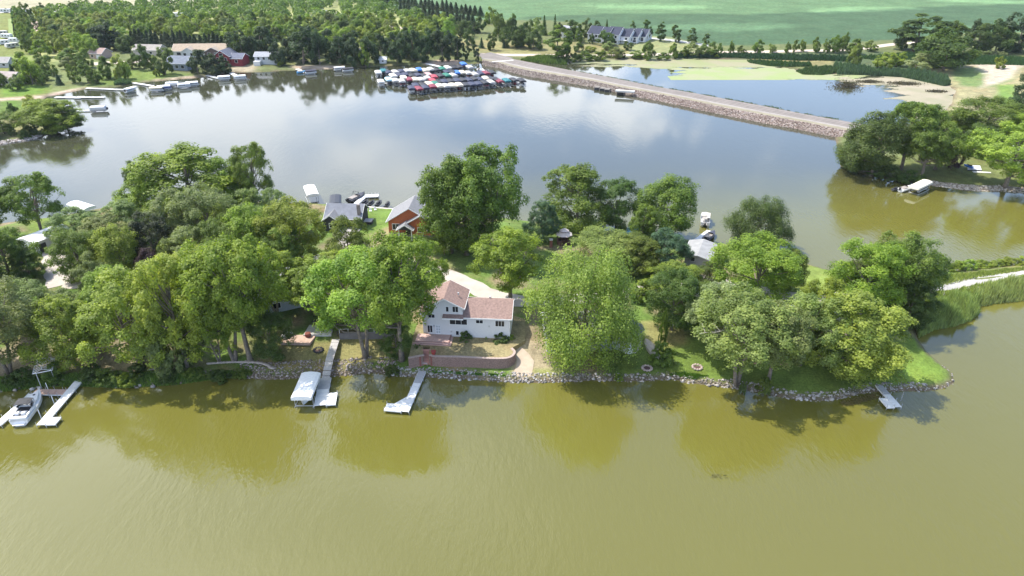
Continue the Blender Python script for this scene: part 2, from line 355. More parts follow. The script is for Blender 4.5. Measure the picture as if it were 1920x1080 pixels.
# ground colours by zone: (list of photo points, colour)
C_GRASS = (.085,.135,.028); C_LAWN = (.10,.19,.03); C_DRY = (.26,.225,.12); C_DIRT = (.23,.17,.125); C_SAND = (.46,.37,.29)
C_FIELD = (.065,.150,.058); C_PALE = (.30,.29,.16)
ZONES = [
 ([(-400,16),(-100,20),(0,19),(120,17),(300,10),(420,4),(560,-6),(600,-40),(-900,-40)], (.31,.29,.19)),
 ([(640,-30),(680,0),(760,14),(905,36),(1000,38),(1080,40),(1200,62),(1320,80),(1400,84),(1560,80),(1680,72),(1800,60),(2200,50),(2400,-60)], (.095,.165,.075)),
 ([(960,33),(1100,27),(1200,25),(1400,27),(1480,24),(1600,20),(1760,12),(1900,8),(2200,0),(2400,52),(1800,62),(1680,74),(1560,82),(1400,86),(1320,82),(1200,64),(1080,42)], (.036,.112,.048)),  # cloud shadow over the far crop field, painted as a darker green
 ([(700,2),(790,12),(905,36),(890,42),(800,30),(715,8)], (.095,.16,.085)),
 # camp ground clearings and lawns across the lake
 ([(-100,20),(60,22),(70,60),(105,110),(110,178),(0,185),(-200,190)], (.14,.19,.05)),
 ([(0,104),(60,104),(60,125),(0,128)], (.17,.22,.06)),
 ([(100,112),(260,118),(330,140),(250,156),(165,166),(100,178),(90,150)], (.15,.18,.07)),
 ([(200,135),(260,130),(340,138),(385,140),(300,150),(220,160),(160,162)], (.10,.19,.04)),
 ([(0,160),(60,158),(90,162),(88,174),(40,180),(0,182)], (.08,.20,.03)),
 ([(0,188),(40,187),(38,205),(0,210)], (.07,.19,.03)),
 ([(10,225),(80,222),(80,245),(40,258),(10,258)], (.22,.22,.10)),
 ([(-50,184),(0,184),(45,181),(90,180),(90,186),(45,187),(-50,190)], (.42,.33,.25)),
 ([(88,188),(92,176),(108,172),(165,164),(168,168),(110,180),(96,186)], (.46,.36,.28)),
 ([(255,156),(300,148),(380,140),(388,147),(310,153),(262,160)], (.40,.32,.24)),
 ([(430,125),(480,120),(480,137),(432,137)], (.30,.26,.18)),
 ([(540,124),(560,122),(640,122),(645,130),(560,133)], (.36,.30,.23)),
 ([(790,116),(830,112),(860,113),(860,122),(800,123)], (.42,.33,.26)),
 ([(620,20),(680,15),(760,35),(800,55),(760,60),(660,45)], (.30,.29,.15)),
 ([(830,75),(1060,78),(1200,90),(1300,98),(1200,108),(1050,108),(905,102),(880,90)], (.21,.20,.09)),
 ([(1160,72),(1240,68),(1330,85),(1340,98),(1180,100)], (.22,.24,.11)),
 ([(1060,104),(1400,98),(1660,98),(1780,105),(1930,112),(1930,128),(1790,128),(1600,135),(1400,112),(1100,112)], (.07,.12,.05)),
 ([(1395,104),(1500,108),(1560,112),(1570,122),(1500,124),(1420,118)], (.22,.20,.09)),
 ([(1690,140),(1780,120),(1920,122),(2000,130),(2000,180),(1900,200),(1700,240)], (.26,.24,.13)),
 ([(1780,128),(1860,125),(1900,150),(1850,165),(1800,160)], (.14,.20,.07)),
 ([(1820,118),(1915,122),(1905,135),(1890,150),(1840,165),(1850,140)], (.42,.36,.28)),
 ([(1870,160),(1905,158),(1905,200),(1870,195)], (.10,.24,.05)),
 ([(1600,300),(1700,290),(1760,270),(1960,275),(1960,365),(1800,352),(1660,336)], (.13,.15,.05)),
 ([(66,110),(60,60),(75,30),(130,24),(200,18),(400,12),(600,4),(700,6),(742,22),(800,46),(880,66),(860,80),(820,90),(700,95),(560,95),(440,90),(250,82),(180,112),(90,116)], (.27,.29,.12)),
 # the wooded peninsula
 ([(640,384),(690,390),(745,392),(760,398),(735,420),(730,450),(690,452),(650,420)], (.09,.20,.035)),
 ([(690,440),(730,425),(740,455),(700,475)], (.27,.24,.12)),
 ([(840,470),(900,460),(960,440),(965,414),(900,408),(1000,420),(1150,436),(1300,452),(1300,465),(1100,460),(1000,460),(920,480),(900,520),(850,500)], (.075,.15,.03)),
 ([(1330,450),(1400,466),(1500,492),(1555,507),(1590,512),(1590,535),(1460,560),(1400,530)], (.15,.25,.05)),
 ([(30,408),(100,409),(170,396),(170,470),(60,440)], (.10,.19,.035)),
 ([(1140,720),(1150,640),(1300,640),(1420,640),(1560,640),(1720,640),(1800,720),(1600,760),(1500,760),(1400,740),(1290,720)], (.085,.17,.03)),
 ([(1700,640),(1722,637),(1790,716),(1775,728),(1700,734),(1640,734),(1600,738),(1640,690)], (.10,.22,.035)),
 ([(1195,600),(1290,600),(1290,645),(1210,650)], (.22,.21,.08)),
 ([(945,640),(1040,640),(1080,716),(980,716),(960,700),(955,688)], (.30,.25,.16)),
 ([(985,690),(1080,690),(1080,712),(1010,712)], (.19,.21,.07)),
 ([(1700,525),(1760,515),(1960,490),(2500,440),(2500,520),(1920,560),(1840,565),(1700,610)], (.13,.17,.05)),
 ([(-60,650),(90,660),(100,700),(40,725),(-60,730)], (.28,.23,.15)),
 ([(150,630),(320,620),(340,670),(330,700),(170,705)], (.20,.17,.10)),
 ([(500,640),(760,630),(765,665),(700,680),(500,700)], (.22,.20,.08)),
]
def build_terrain():
    a = np.concatenate([np.linspace(R(58), R(6), 520), np.linspace(R(5.85), R(.55), 60)])
    rows = CAMH/np.tan(a); rows = np.concatenate([[-60, 10, 35], rows])
    us = np.linspace(-1.45, 1.45, 420)
    U, Yg = np.meshgrid(us, rows); Xg = U*(Yg+75)
    Z = ground_z(Xg, Yg)
    cr = np.zeros(Xg.shape+(4,)); cr[..., :3] = (.12,.14,.055); cr[..., 3] = 1
    di = sdf(ISL, Xg, Yg)
    nrng = np.random.RandomState(3); ph = nrng.rand(8)*6.28
    nzv = sum(np.sin(Xg*f*.9+Yg*f*.5+ph[i])*np.cos(Yg*f*.8-Xg*f*.35+ph[i+4]) for i, f in enumerate((.11,.23,.41,.83)))/4
    isl = di > -2
    dm = np.array(C_GRASS)*1.25; dd = np.array((.20,.165,.095))
    mixv = sstep(-.25, .35, nzv)[..., None]
    cr[..., :3] = np.where(isl[..., None], dm*(1-mixv)+dd*mixv, cr[..., :3])
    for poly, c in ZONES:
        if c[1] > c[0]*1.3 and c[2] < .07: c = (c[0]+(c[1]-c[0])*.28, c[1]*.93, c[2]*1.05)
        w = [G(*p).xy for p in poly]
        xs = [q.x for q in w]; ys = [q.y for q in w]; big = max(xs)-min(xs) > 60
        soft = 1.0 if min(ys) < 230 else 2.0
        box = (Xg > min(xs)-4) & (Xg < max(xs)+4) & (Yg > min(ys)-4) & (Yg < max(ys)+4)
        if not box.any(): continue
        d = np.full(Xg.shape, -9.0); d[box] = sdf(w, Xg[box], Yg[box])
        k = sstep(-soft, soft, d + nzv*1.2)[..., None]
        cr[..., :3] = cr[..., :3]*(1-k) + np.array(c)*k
    # light streaks and tracks in the crop field
    fy = sstep(470, 520, Yg)*sstep(40, 80, Xg)
    st = sstep(.42, .75, np.sin(Yg*.045+ph[0]+np.sin(Xg*.012)*1.5)*np.cos(Xg*.017+ph[1]+Yg*.004)+.25*nzv)
    cr[..., :3] *= (1+ (fy*st*.55)[..., None])
    # wet mud and stones at the waterline
    dmn = np.maximum(di, sdf(MAIN, Xg, Yg)); k = (1-sstep(.2, 1.6, dmn))[..., None]
    cr[..., :3] = cr[..., :3]*(1-k)+np.array((.13,.105,.07))*k
    nr, nc = Xg.shape; V = np.stack([Xg, Yg, Z], -1).reshape(-1, 3)
    i = np.arange(nr-1)[:, None]*nc + np.arange(nc-1)[None, :]
    F = np.stack([i, i+1, i+nc+1, i+nc], -1).reshape(-1, 4)
    me = mesh_np('ground', V, F, ground_material(), smooth=True, attrs={'col': ('POINT', cr.reshape(-1, 4))})
    tag(inst('ground', me), kind='structure')
build_terrain()
wm = MB(); wm.add([(-9000,-400,0),(9000,-400,0),(9000,9000,0),(-9000,9000,0)], [(0,1,2,3)])
tag(wm.build('lake_water', water_material()), kind='structure')

# ------------------------------------------------------------------ draped strips (paths and roads)
def drape(name, pts, width, m, lift=.07, step=1.5, z=None, ragged=.0):
    ps = [G(*p) for p in pts] if len(pts[0]) == 2 else [Vector(p) for p in pts]
    line = []
    for i in range(len(ps)-1):
        n = max(2, int((ps[i+1]-ps[i]).length/step))
        for k in range(n): line.append(ps[i].lerp(ps[i+1], k/n))
    line.append(ps[-1])
    for _ in range(3):
        line = [line[0]]+[(line[i-1]+line[i]*2+line[i+1])/4 for i in range(1, len(line)-1)]+[line[-1]]
    widths = width if hasattr(width, '__len__') else (width, width)
    nw = 5; V = []; F = []
    rr = random.Random(len(pts))
    for i, p in enumerate(line):
        t = (line[min(i+1, len(line)-1)]-line[max(i-1, 0)]); t.z = 0; t.normalize(); nn = Vector((-t.y, t.x, 0))
        w = widths[0]+(widths[1]-widths[0])*i/(len(line)-1)
        for k in range(nw):
            o = (k/(nw-1)-.5)*w
            if k in (0, nw-1): o *= 1+rr.uniform(-ragged, ragged)
            q = p+nn*o; V.append((q.x, q.y, 0))
    V = np.array(V); V[:, 2] = (ground_z(V[:, 0], V[:, 1]) if z is None else z)+lift
    for i in range(len(line)-1):
        for k in range(nw-1): F.append((i*nw+k, i*nw+k+1, (i+1)*nw+k+1, (i+1)*nw+k))
    return tag(inst(name, mesh_np(name, V, F, m, smooth=True)), kind='structure')
ASPH = mat('worn_asphalt', (.20,.18,.17), .9, .12, .6, .3, 5)
FARGR = mat('pale_gravel_road', (.50,.42,.34), .95, .1, .3)
drape('gravel_road', [(1690,551),(1745,541),(1830,528),(1920,514),(2100,490),(2400,455)], (4.6, 5.2), mat('gravel_road', (.41,.39,.36), .95, .10, .6, .3, 8), ragged=.06)
drape('driveway', [(700,474),(740,486),(790,500),(840,515),(880,532),(905,548),(935,560),(985,566)], (4.0, 5), GRAVEL, ragged=.12)
drape('driveway', [(100,470),(105,490),(112,515),(118,535)], (5, 6), GRAVEL, ragged=.15)
drape('driveway', [(118,535),(180,532),(260,525),(400,500),(560,488),(640,480),(700,474)], 4, GRAVEL, ragged=.1, lift=.06)
drape('driveway', [(545,550),(575,560),(600,540),(640,500)], 5, GRAVEL, ragged=.1, lift=.08)
drape('driveway', [(985,566),(1100,560),(1230,540),(1300,520),(1400,540),(1500,560),(1600,556),(1690,551)], 4.5, GRAVEL, ragged=.1)
drape('driveway', [(640,430),(650,455),(690,470)], 5, GRAVEL, ragged=.1, lift=.09)
drape('gravel_path', [(962,652),(985,668),(990,690),(975,712)], (2.6, 3.5), mat('sandy_path', (.42,.34,.26), .95, .12, .8), ragged=.15)
drape('sand_road', [(900,102),(960,103),(1030,104),(1110,105),(1200,103),(1300,100),(1400,97),(1480,96),(1560,95),(1620,91),(1680,82),(1760,78)], 7, FARGR, step=6)
drape('sand_road', [(60,41),(62,55),(68,70),(78,84)], (9, 7), mat('pinkish_gravel', (.56,.42,.36), .95, .08, .2), step=5, ragged=.1)
drape('junction_road', [(905,101),(925,106),(950,112)], (14, 12), ASPH, step=3, lift=.11)
drape('camp_road', [(-20,24),(40,23),(110,22),(180,19)], 5, mat('pale_camp_road', (.60,.58,.55), .9, .1, .2), step=8)
drape('camp_road', [(600,30),(612,20),(640,28),(660,40),(700,45),(770,55)], 7, FARGR, step=8, lift=.1)
drape('camp_road', [(655,100),(760,70),(830,80),(850,75)], 6, FARGR, step=8, lift=.12)
drape('sand_path', [(170,122),(190,115),(215,120),(290,112)], 7, FARGR, step=6, lift=.1)
drape('condominium_drive', [(1190,70),(1230,72),(1290,80),(1330,86)], 6, mat('grey_drive', (.42,.42,.40), .9, .08, .3), step=6, lift=.12)
drape('mown_path', [(30,33),(34,60),(42,90)], 6, mat('mown_grass', (.20,.26,.08), .95, .12, .3), step=6)
drape('mown_path', [(22,35),(24,60),(26,80)], 5, MATS['mown_grass'], step=6)

# ------------------------------------------------------------------ the causeway
CWF = [P(*p) for p in [(905,123),(935,127),(960,136),(990,143),(1050,153),(1110,163),(1160,175),(1240,190),(1322,208),(1380,220),(1435,231),(1500,243),(1562,256),(1620,268)]]
CWB = [P(*p, 2.4) for p in [(900,99),(940,106),(975,113),(1010,120),(1068,131),(1140,144),(1185,153),(1235,163),(1300,174),(1370,187),(1435,199),(1500,212),(1585,227),(1640,237)]]
def causeway():
    def resample(line, n):
        L = [0]
        for i in range(len(line)-1): L.append(L[-1]+(line[i+1]-line[i]).length)
        out = []
        for k in range(n):
            s = L[-1]*k/(n-1); j = max(i for i in range(len(L)) if L[i] <= s+1e-6); j = min(j, len(line)-2)
            out.append(line[j].lerp(line[j+1], (s-L[j])/(L[j+1]-L[j])))
        return out
    n = 120; F = resample(CWF, n); B = resample(CWB, n)
    rows = []
    for f, b in zip(F, B):
        d = Vector((b.x-f.x, b.y-f.y, 0)); w = d.length; d.normalize()
        q = lambda s, z: (f.x+d.x*s, f.y+d.y*s, z)
        rows.append([q(-3, -1.6), q(0, 0), q(3.4, 2.05), q(4.2, 2.30), q(w*.42, 2.36), q(w*.7, 2.4), q(w, 2.36), q(w+1.6, 1.2), q(w+3.4, -1.6)])
    k = len(rows[0]); V = [p for r in rows for p in r]; Fc = [(i*k+j, (i+1)*k+j, (i+1)*k+j+1, i*k+j+1) for i in range(n-1) for j in range(k-1)]
    m = mat('embankment_gravel', (.30,.255,.20), .95, .2, .25, .5, 3)
    tag(inst('causeway_embankment', mesh_np('causeway_embankment', V, Fc, m)), kind='structure')
    # surface strips running along the embankment: shoulders, lanes and worn lines
    def strip(name, a0, a1, m, lift, i0=0, i1=n-1):
        V = []; 
        for i in range(i0, i1+1):
            f, b = F[i], B[i]; d = Vector((b.x-f.x, b.y-f.y, 0)); w = d.length; d.normalize()
            for a in (a0, a1):
                s = 4.2+(w-4.2)*a
                zz = np.interp(s, [4.2, w*.42, w*.7, w], [2.30, 2.36, 2.4, 2.36]); V.append((f.x+d.x*s, f.y+d.y*s, zz+lift))
        c = len(V)//2
        Fc = [(2*i, 2*i+2, 2*i+3, 2*i+1) for i in range(c-1)]
        return tag(inst(name, mesh_np(name, V, Fc, m)), kind='structure')
    gr = mat('dry_verge', (.24,.22,.15), .95, .15, .2)
    strip('grass_verge', .015, .16, gr, .03)
    strip('gravel_shoulder', .20, .30, mat('pale_shoulder', (.29,.265,.23), .95, .1, .3), .03)
    strip('road_surface', .28, .97, mat('causeway_asphalt', (.235,.205,.185), .9, .10, .15, .2, 3), .04)
    for a, c in ((.335,.34), (.40,.11), (.475,.31), (.55,.12), (.64,.30), (.73,.11), (.82,.29), (.90,.13)):
        strip('wheel_track', a, a+.028, mat('wheel_track_%d' % round(c*100), (c, c*.9, c*.83), .9, .15, .3), .055)
    strip('edge_line', .292, .304, mat('faded_white_line', (.58,.56,.52), .7, .2, 1), .06, 10, n-1)
    # stop bar at the junction
    a = P(923,116,2.46); b = P(963,112.5,2.46)
    mb = MB(); d = (b-a).normalized(); nn = Vector((-d.y, d.x, 0))*.9
    mb.add([a-nn, b-nn, b+nn, a+nn], [(0,1,2,3)]); tag(mb.build('stop_line', mat('white_line', (.72,.70,.67), .7, .1)), kind='structure')
    return F, B
CF, CB = causeway()
STONEG = mat('dull_concrete', (.20,.18,.16), .9, .2, 1)
def culvert(px, py, label, w=2.2):
    p = P(px, py, 0.6); t = empty('culvert', (p.x, p.y+1.2, 0), R(-16), label, 'culvert', 'culverts under the causeway road')
    m = MB(); m.box(-w/2-.2, -1.0, -.5, -w/2, 3, 1.3); m.box(w/2, -1.0, -.5, w/2+.2, 3, 1.3); m.box(-w/2-.2, -1.0, 1.1, w/2+.2, 3, 1.35)
    m.build('headwall', STONEG, t); m = MB(); m.box(-w/2, -.9, -.4, w/2, -.8, 1.1); m.build('opening', DARK, t)
culvert(1120,167,'leftmost of three dark culvert openings in the causeway bank'); culvert(1130,169,'middle one of three dark culvert openings in the causeway bank')
culvert(1139,171,'rightmost of three dark culvert openings in the causeway bank')
culvert(1164,176,'culvert opening directly under the white concrete slab on the causeway', 3.0)
p = P(1172,171,2.2); mb = MB(); mb.box(-4.5,-1.3,-.3,4.5,1.3,.3); mb.box(-4.5,-1.6,.3,4.5,-1.3,.55)
tag(mb.build('concrete_slab', mat('white_concrete', (.72,.70,.66), .8, .06), None, p, R(-17)), 'white concrete slab capping the culvert on the causeway bank', 'slab')

# ------------------------------------------------------------------ stones
def ico():
    t = (1+5**.5)/2; v = [(-1,t,0),(1,t,0),(-1,-t,0),(1,-t,0),(0,-1,t),(0,1,t),(0,-1,-t),(0,1,-t),(t,0,-1),(t,0,1),(-t,0,-1),(-t,0,1)]
    f = [(0,11,5),(0,5,1),(0,1,7),(0,7,10),(0,10,11),(1,5,9),(5,11,4),(11,10,2),(10,7,6),(7,1,8),(3,9,4),(3,4,2),(3,2,6),(3,6,8),(3,8,9),(4,9,5),(2,4,11),(6,2,10),(8,6,7),(9,8,1)]
    v = np.array(v, float); v /= np.linalg.norm(v[0]); return v, np.array(f)
IV, IF = ico()
def stones(name, pos, sizes, color, label, seed=0, kind='stuff', cat='stones', flat=.7):
    r = np.random.RandomState(seed); n = len(pos)
    a = r.rand(n)*6.28; sc = np.stack([sizes*r.uniform(.75,1.3,n), sizes*r.uniform(.75,1.2,n), sizes*flat*r.uniform(.7,1.2,n)], -1)
    J = 1+r.uniform(-.22,.22,(n,12,1)); V = IV[None]*J*sc[:, None]
    c, s = np.cos(a)[:, None], np.sin(a)[:, None]
    V = np.stack([V[...,0]*c-V[...,1]*s, V[...,0]*s+V[...,1]*c, V[...,2]], -1)+pos[:, None]
    F = (IF[None]+np.arange(n)[:, None, None]*12).reshape(-1, 3)
    o = inst(name, mesh_np(name, V.reshape(-1,3), F, STONEV, attrs={'var': ('FACE', np.repeat(r.rand(n), 20))}), color=color); tag(o, label, cat, kind=kind); return o
def stone_var():
    m = mat('stone_varied', objcol=True, rough=.9, var=.2, vscale=2.0, bump=.4, bscale=6); nt = m.node_tree
    at = nt.nodes.new('ShaderNodeAttribute'); at.attribute_name = 'var'; mr = nt.nodes.new('ShaderNodeMapRange'); nt.links.new(at.outputs['Fac'], mr.inputs['Value'])
    mr.inputs['To Min'].default_value = .5; mr.inputs['To Max'].default_value = 1.5
    oi = [n for n in nt.nodes if n.type == 'OBJECT_INFO'][0]; vm = [n for n in nt.nodes if n.type == 'VECT_MATH'][0]
    hs = nt.nodes.new('ShaderNodeHueSaturation'); nt.links.new(oi.outputs['Color'], hs.inputs['Color']); nt.links.new(mr.outputs[0], hs.inputs['Value'])
    mr2 = nt.nodes.new('ShaderNodeMapRange'); nt.links.new(at.outputs['Fac'], mr2.inputs['Value']); mr2.inputs['To Min'].default_value = 1.3; mr2.inputs['To Max'].default_value = .6
    nt.links.new(mr2.outputs[0], hs.inputs['Saturation']); nt.links.new(hs.outputs[0], vm.inputs[0]); return m
STONEV = stone_var()
def riprap(i0, i1, dmin, dmax, dens, smin, smax, color, label, seed):
    """stones along the island shoreline between two outline indices"""
    r = np.random.RandomState(seed); out = []
    for i in range(i0, i1):
        a, b = ISL[i], ISL[i+1]; L = (b-a).length; t = (b-a)/L; nn = Vector((-t.y, t.x))
        n = int(L*(dmax-dmin)*dens)
        s = r.rand(n)*L; d = dmin+(dmax-dmin)*r.rand(n)**1.15
        out.append(np.stack([a.x+t.x*s+nn.x*d, a.y+t.y*s+nn.y*d], -1))
    q = np.concatenate(out); sz = smin+(smax-smin)*r.rand(len(q))**2; z = ground_z(q[:,0], q[:,1])+sz*.25
    return stones('riprap_stones', np.stack([q[:,0], q[:,1], z], -1), sz, color, label, seed)
def idx(px): return min(range(50), key=lambda i: abs(ISL_PX[i][0]-px))
riprap(idx(0), idx(440), -.5, 1.5, 3.5, .12, .34, (.25,.21,.18), 'grey and brown stones half hidden by weeds along the left bank', 1)
riprap(idx(440), idx(740), -.5, 4.0, 9, .10, .26, (.27,.22,.19), 'pinkish grey broken stones on the bank beside the canopied dock', 2)
riprap(idx(740), idx(1060), -.5, 1.9, 11, .10, .26, (.30,.275,.25), 'pale grey stones edging the water below the block wall', 3)
riprap(idx(1060), idx(1369), -.6, 1.3, 9, .11, .30, (.30,.26,.22), 'grey stones along the shaded bank under the largest tree', 4)
riprap(idx(1369), idx(1740), -.6, 1.5, 10, .10, .28, (.31,.285,.26), 'pale stones curving round the lawn at the point', 5)
riprap(idx(1740), idx(1740)+4, -.5, .5, 5, .10, .2, (.30,.27,.23), 'sparse small stones edging the right tip of the lawn', 6)
def cw_stones(i0, i1, s0, s1, n, col, label, seed, F=CF, B=CB, smin=.2, smax=.46):
    r = np.random.RandomState(seed); t = i0+(i1-i0)*r.rand(n); i = t.astype(int); fr = t-i
    fa = np.array([tuple(v) for v in F]); ba = np.array([tuple(v) for v in B])
    i = np.minimum(i, len(fa)-2); f = fa[i]*(1-fr[:,None])+fa[i+1]*fr[:,None]; b = ba[i]*(1-fr[:,None])+ba[i+1]*fr[:,None]
    d = b-f; d[:,2] = 0; d /= np.linalg.norm(d, axis=1)[:,None]; s = s0+(s1-s0)*r.rand(n); p = f+d*s[:,None]; p[:,2] = np.clip(s,-1,3.6)/3.4*2.05+.1
    stones('riprap_stones', p, smin+(smax-smin)*r.rand(n)**2, col, label, seed)
cw_stones(60, 119, -.6, 3.7, 6500, (.24,.185,.16), 'pink granite riprap on the right half of the causeway bank', 11)
cw_stones(0, 60, -.6, 3.8, 4800, (.23,.185,.16), 'brownish pink riprap on the left half of the causeway bank', 12)
RSH = [P(*p) for p in [(1745,347),(1775,351),(1815,356),(1845,358),(1875,358),(1920,361),(1980,365)]]
def shore_stones(line, w, n, col, label, seed, smin=.2, smax=.5):
    r = np.random.RandomState(seed); q = []
    for _ in range(n):
        k = r.randint(len(line)-1); t = r.rand(); p = line[k].lerp(line[k+1], t); q.append((p.x+r.uniform(-.3,.3), p.y+r.uniform(-.4,w)))
    q = np.array(q); z = np.maximum(ground_z(q[:,0], q[:,1]), -.1)+.1
    stones('riprap_stones', np.stack([q[:,0],q[:,1],z],-1), smin+(smax-smin)*r.rand(n)**2, col, label, seed)
shore_stones(RSH, 2.8, 1500, (.34,.29,.24), 'pale rubble along the bank of the right hand garden', 21)
shore_stones([P(*p) for p in [(-20,273),(0,271),(42,265),(72,259)]], 3.0, 500, (.40,.34,.30), 'pinkish stones at the foot of the left headland', 22)
BOULD = [(287,724),(262,722),(75,727),(60,729),(28,731),(738,702),(862,712),(1255,708),(1345,722),(1365,722),(1330,722),(1500,746),(1600,738),(1560,748)]
for i, (px, py) in enumerate(BOULD):
    p = P(px, py, .25); r = np.random.RandomState(100+i)
    desc = ['grey boulder beside the weeds at the left bank','pale boulder left of the other by the weeds','rounded stone under the empty canopy frame','flat stone left of the empty canopy frame','leftmost boulder at the water edge','white boulder left of the middle dock','pale boulder below the block wall','boulder under the right edge of the largest tree','boulder left of the leaning trunk','boulder right beside the leaning trunk foot','smallest boulder near the leaning trunk','boulder at the lowest bend of the point','boulder just left of the short right dock','boulder in the bank below the point lawn'][i]
    stones('boulder', np.array([[p.x, p.y, .2]]), np.array([r.uniform(.38,.6)]), (.34,.31,.28), desc, 50+i, kind=None, cat='boulder')

# ------------------------------------------------------------------ trees
def crown_mesh(name, seed, kind, W, H, cb, nc, nl, leaf):
    r = np.random.RandomState(seed)
    if kind == 'conifer':
        n = nc*nl; z = r.rand(n)**1.25*.93+.05; tier = np.round(z*16)/16
        z = tier*.75+z*.25; rad = W/2*(1-z)**.85*(r.rand(n)**.45); a = r.rand(n)*6.283
        lob = 1+.14*np.sin(a*7+tier*40)
        Pn = np.stack([np.cos(a)*rad*lob, np.sin(a)*rad*lob, z*H-rad*.18], -1)
        Nn = np.stack([np.cos(a)*.7, np.sin(a)*.7, np.full(n, .8)], -1)+r.normal(0,.35,(n,3)); var = r.rand(n)*.7+.3*(rad/(W/2))
    else:
        cz = (cb+1)/2*H; rz = (1-cb)/2*H; rx = W/2
        lob = [(r.normal(size=3), r.uniform(-.28,.28)) for _ in range(6)]
        C = []; Rr = []
        # limb masses first, then clumps over each mass: billows with dark gaps between
        nm = {'round': 30, 'willow': 34, 'shrub': 18}.get(kind, 24); 
        if nc < 60: nm = 15 if kind != 'shrub' else 10
        M = []
        for tries in range(600):
            if len(M) >= nm: break
            d = r.normal(size=3); d /= np.linalg.norm(d)
            if d[2] < -.93: continue
            k = min(1+sum(w*max(0, float(np.dot(d, l/np.linalg.norm(l))))**2 for l, w in lob), 1.1)
            mr_ = W*r.uniform(.11,.19)*(1.25 if nm < 16 else 1); q = r.uniform(.35,1)**.5*k; egg = 1+.12*max(-d[2],-.5)
            c = np.array([d[0]*(rx-mr_)*q*egg, d[1]*(rx-mr_)*q*egg, cz+d[2]*max(rz-mr_*.7,.1)*q])
            if len(M) and min(np.linalg.norm(x[0]-c) for x in M) < W*.11: continue
            M.append((c, mr_))
        per = max(3, int(nc/len(M)))
        for c0, mr_ in M:
            o0 = c0-np.array([0,0,cz-rz*.3]); o0 = o0/(np.linalg.norm(o0)+1e-6)
            for j in range(per):
                d = r.normal(size=3); d /= np.linalg.norm(d); d = d+o0*.5+np.array([0,0,.12]); d /= np.linalg.norm(d)
                C.append(c0+d*mr_*np.array([1,1,.95])*r.uniform(.55,1.0)); Rr.append(W*r.uniform(.045,.085)*(1.5 if nc < 60 else 1))
        C = np.array(C); Rr = np.array(Rr); n0 = len(C)
        cv = r.rand(n0)
        dens = r.uniform(.6,1.3,n0); cnt = np.maximum(3, (nl*dens*(Rr/(W*.065))**1.6 if nc >= 60 else nl*dens*(Rr/(W*.1))**1.4).astype(int))
        ci = np.repeat(np.arange(n0), cnt); n = len(ci)
        d = r.normal(size=(n,3)); d /= np.linalg.norm(d, axis=1)[:,None]
        out = C-np.array([0,0,cz-rz*.25]); out /= np.linalg.norm(out, axis=1)[:,None]+1e-6
        o = out[ci]; d = d+o*.45+np.array([0,0,.25]); d /= np.linalg.norm(d, axis=1)[:,None]
        rad = Rr[ci]*(.35+.75*r.rand(n)**.55); q = d*rad[:,None]
        q[:,2] *= .88
        # little twig lobes inside each clump
        tw = r.normal(size=(n0, 5, 3)); tw /= np.linalg.norm(tw, axis=2)[...,None]; ti = r.randint(0,5,n); tv = tw[ci, ti]
        q += tv*(Rr[ci]*.38*r.rand(n))[:,None]
        Pn = C[ci]+q
        if kind == 'willow':
            dr = r.rand(n)**1.5*Rr[ci]*2.1; low = Pn[:,2]-dr; Pn[:,2] = np.where(low > cb*H*.4, low, Pn[:,2])
        z0, z1 = np.percentile(Pn[:,2], .4), np.percentile(Pn[:,2], 99.7); zt = max(cb*H, .02*H)
        fz = (H-zt)/(z1-z0); Pn[:,2] = zt+(Pn[:,2]-z0)*fz
        rm = np.percentile(np.hypot(Pn[:,0], Pn[:,1]), 98); fx = W/2/rm; Pn[:,:2] *= fx
        C = C*np.array([fx,fx,1]); C[:,2] = zt+(C[:,2]-z0)*fz
        Nn = d*.9+o*.25+np.array([0,0,.35])+r.normal(0,.42,(n,3))
        var = np.clip(.5+(cv[ci]-.5)*.7+(r.rand(n)-.5)*(.5 if nc >= 60 else .35), 0, 1)
        crown_mesh.C = C
    Nn /= np.linalg.norm(Nn, axis=1)[:,None]
    t = np.cross(Nn, r.normal(size=(n,3)))
    if kind == 'willow': t = t*.5+np.array([0,0,-1.2]); t -= Nn*np.sum(t*Nn,1)[:,None]
    t /= np.linalg.norm(t, axis=1)[:,None]+1e-6; b = np.cross(Nn, t)
    s = (leaf*r.uniform(.55,1.25,n))[:,None]
    V = np.stack([Pn-t*s*.62, Pn+b*s*.42-t*s*.05, Pn+t*s*.62, Pn-b*s*.42+t*s*.05], 1)
    if kind != 'conifer': V[:,:,2] = np.maximum(V[:,:,2], .05)
    F = np.arange(n*4).reshape(-1,4)
    return mesh_np(name, V.reshape(-1,3), F, LEAF, attrs={'var': ('FACE', var)})
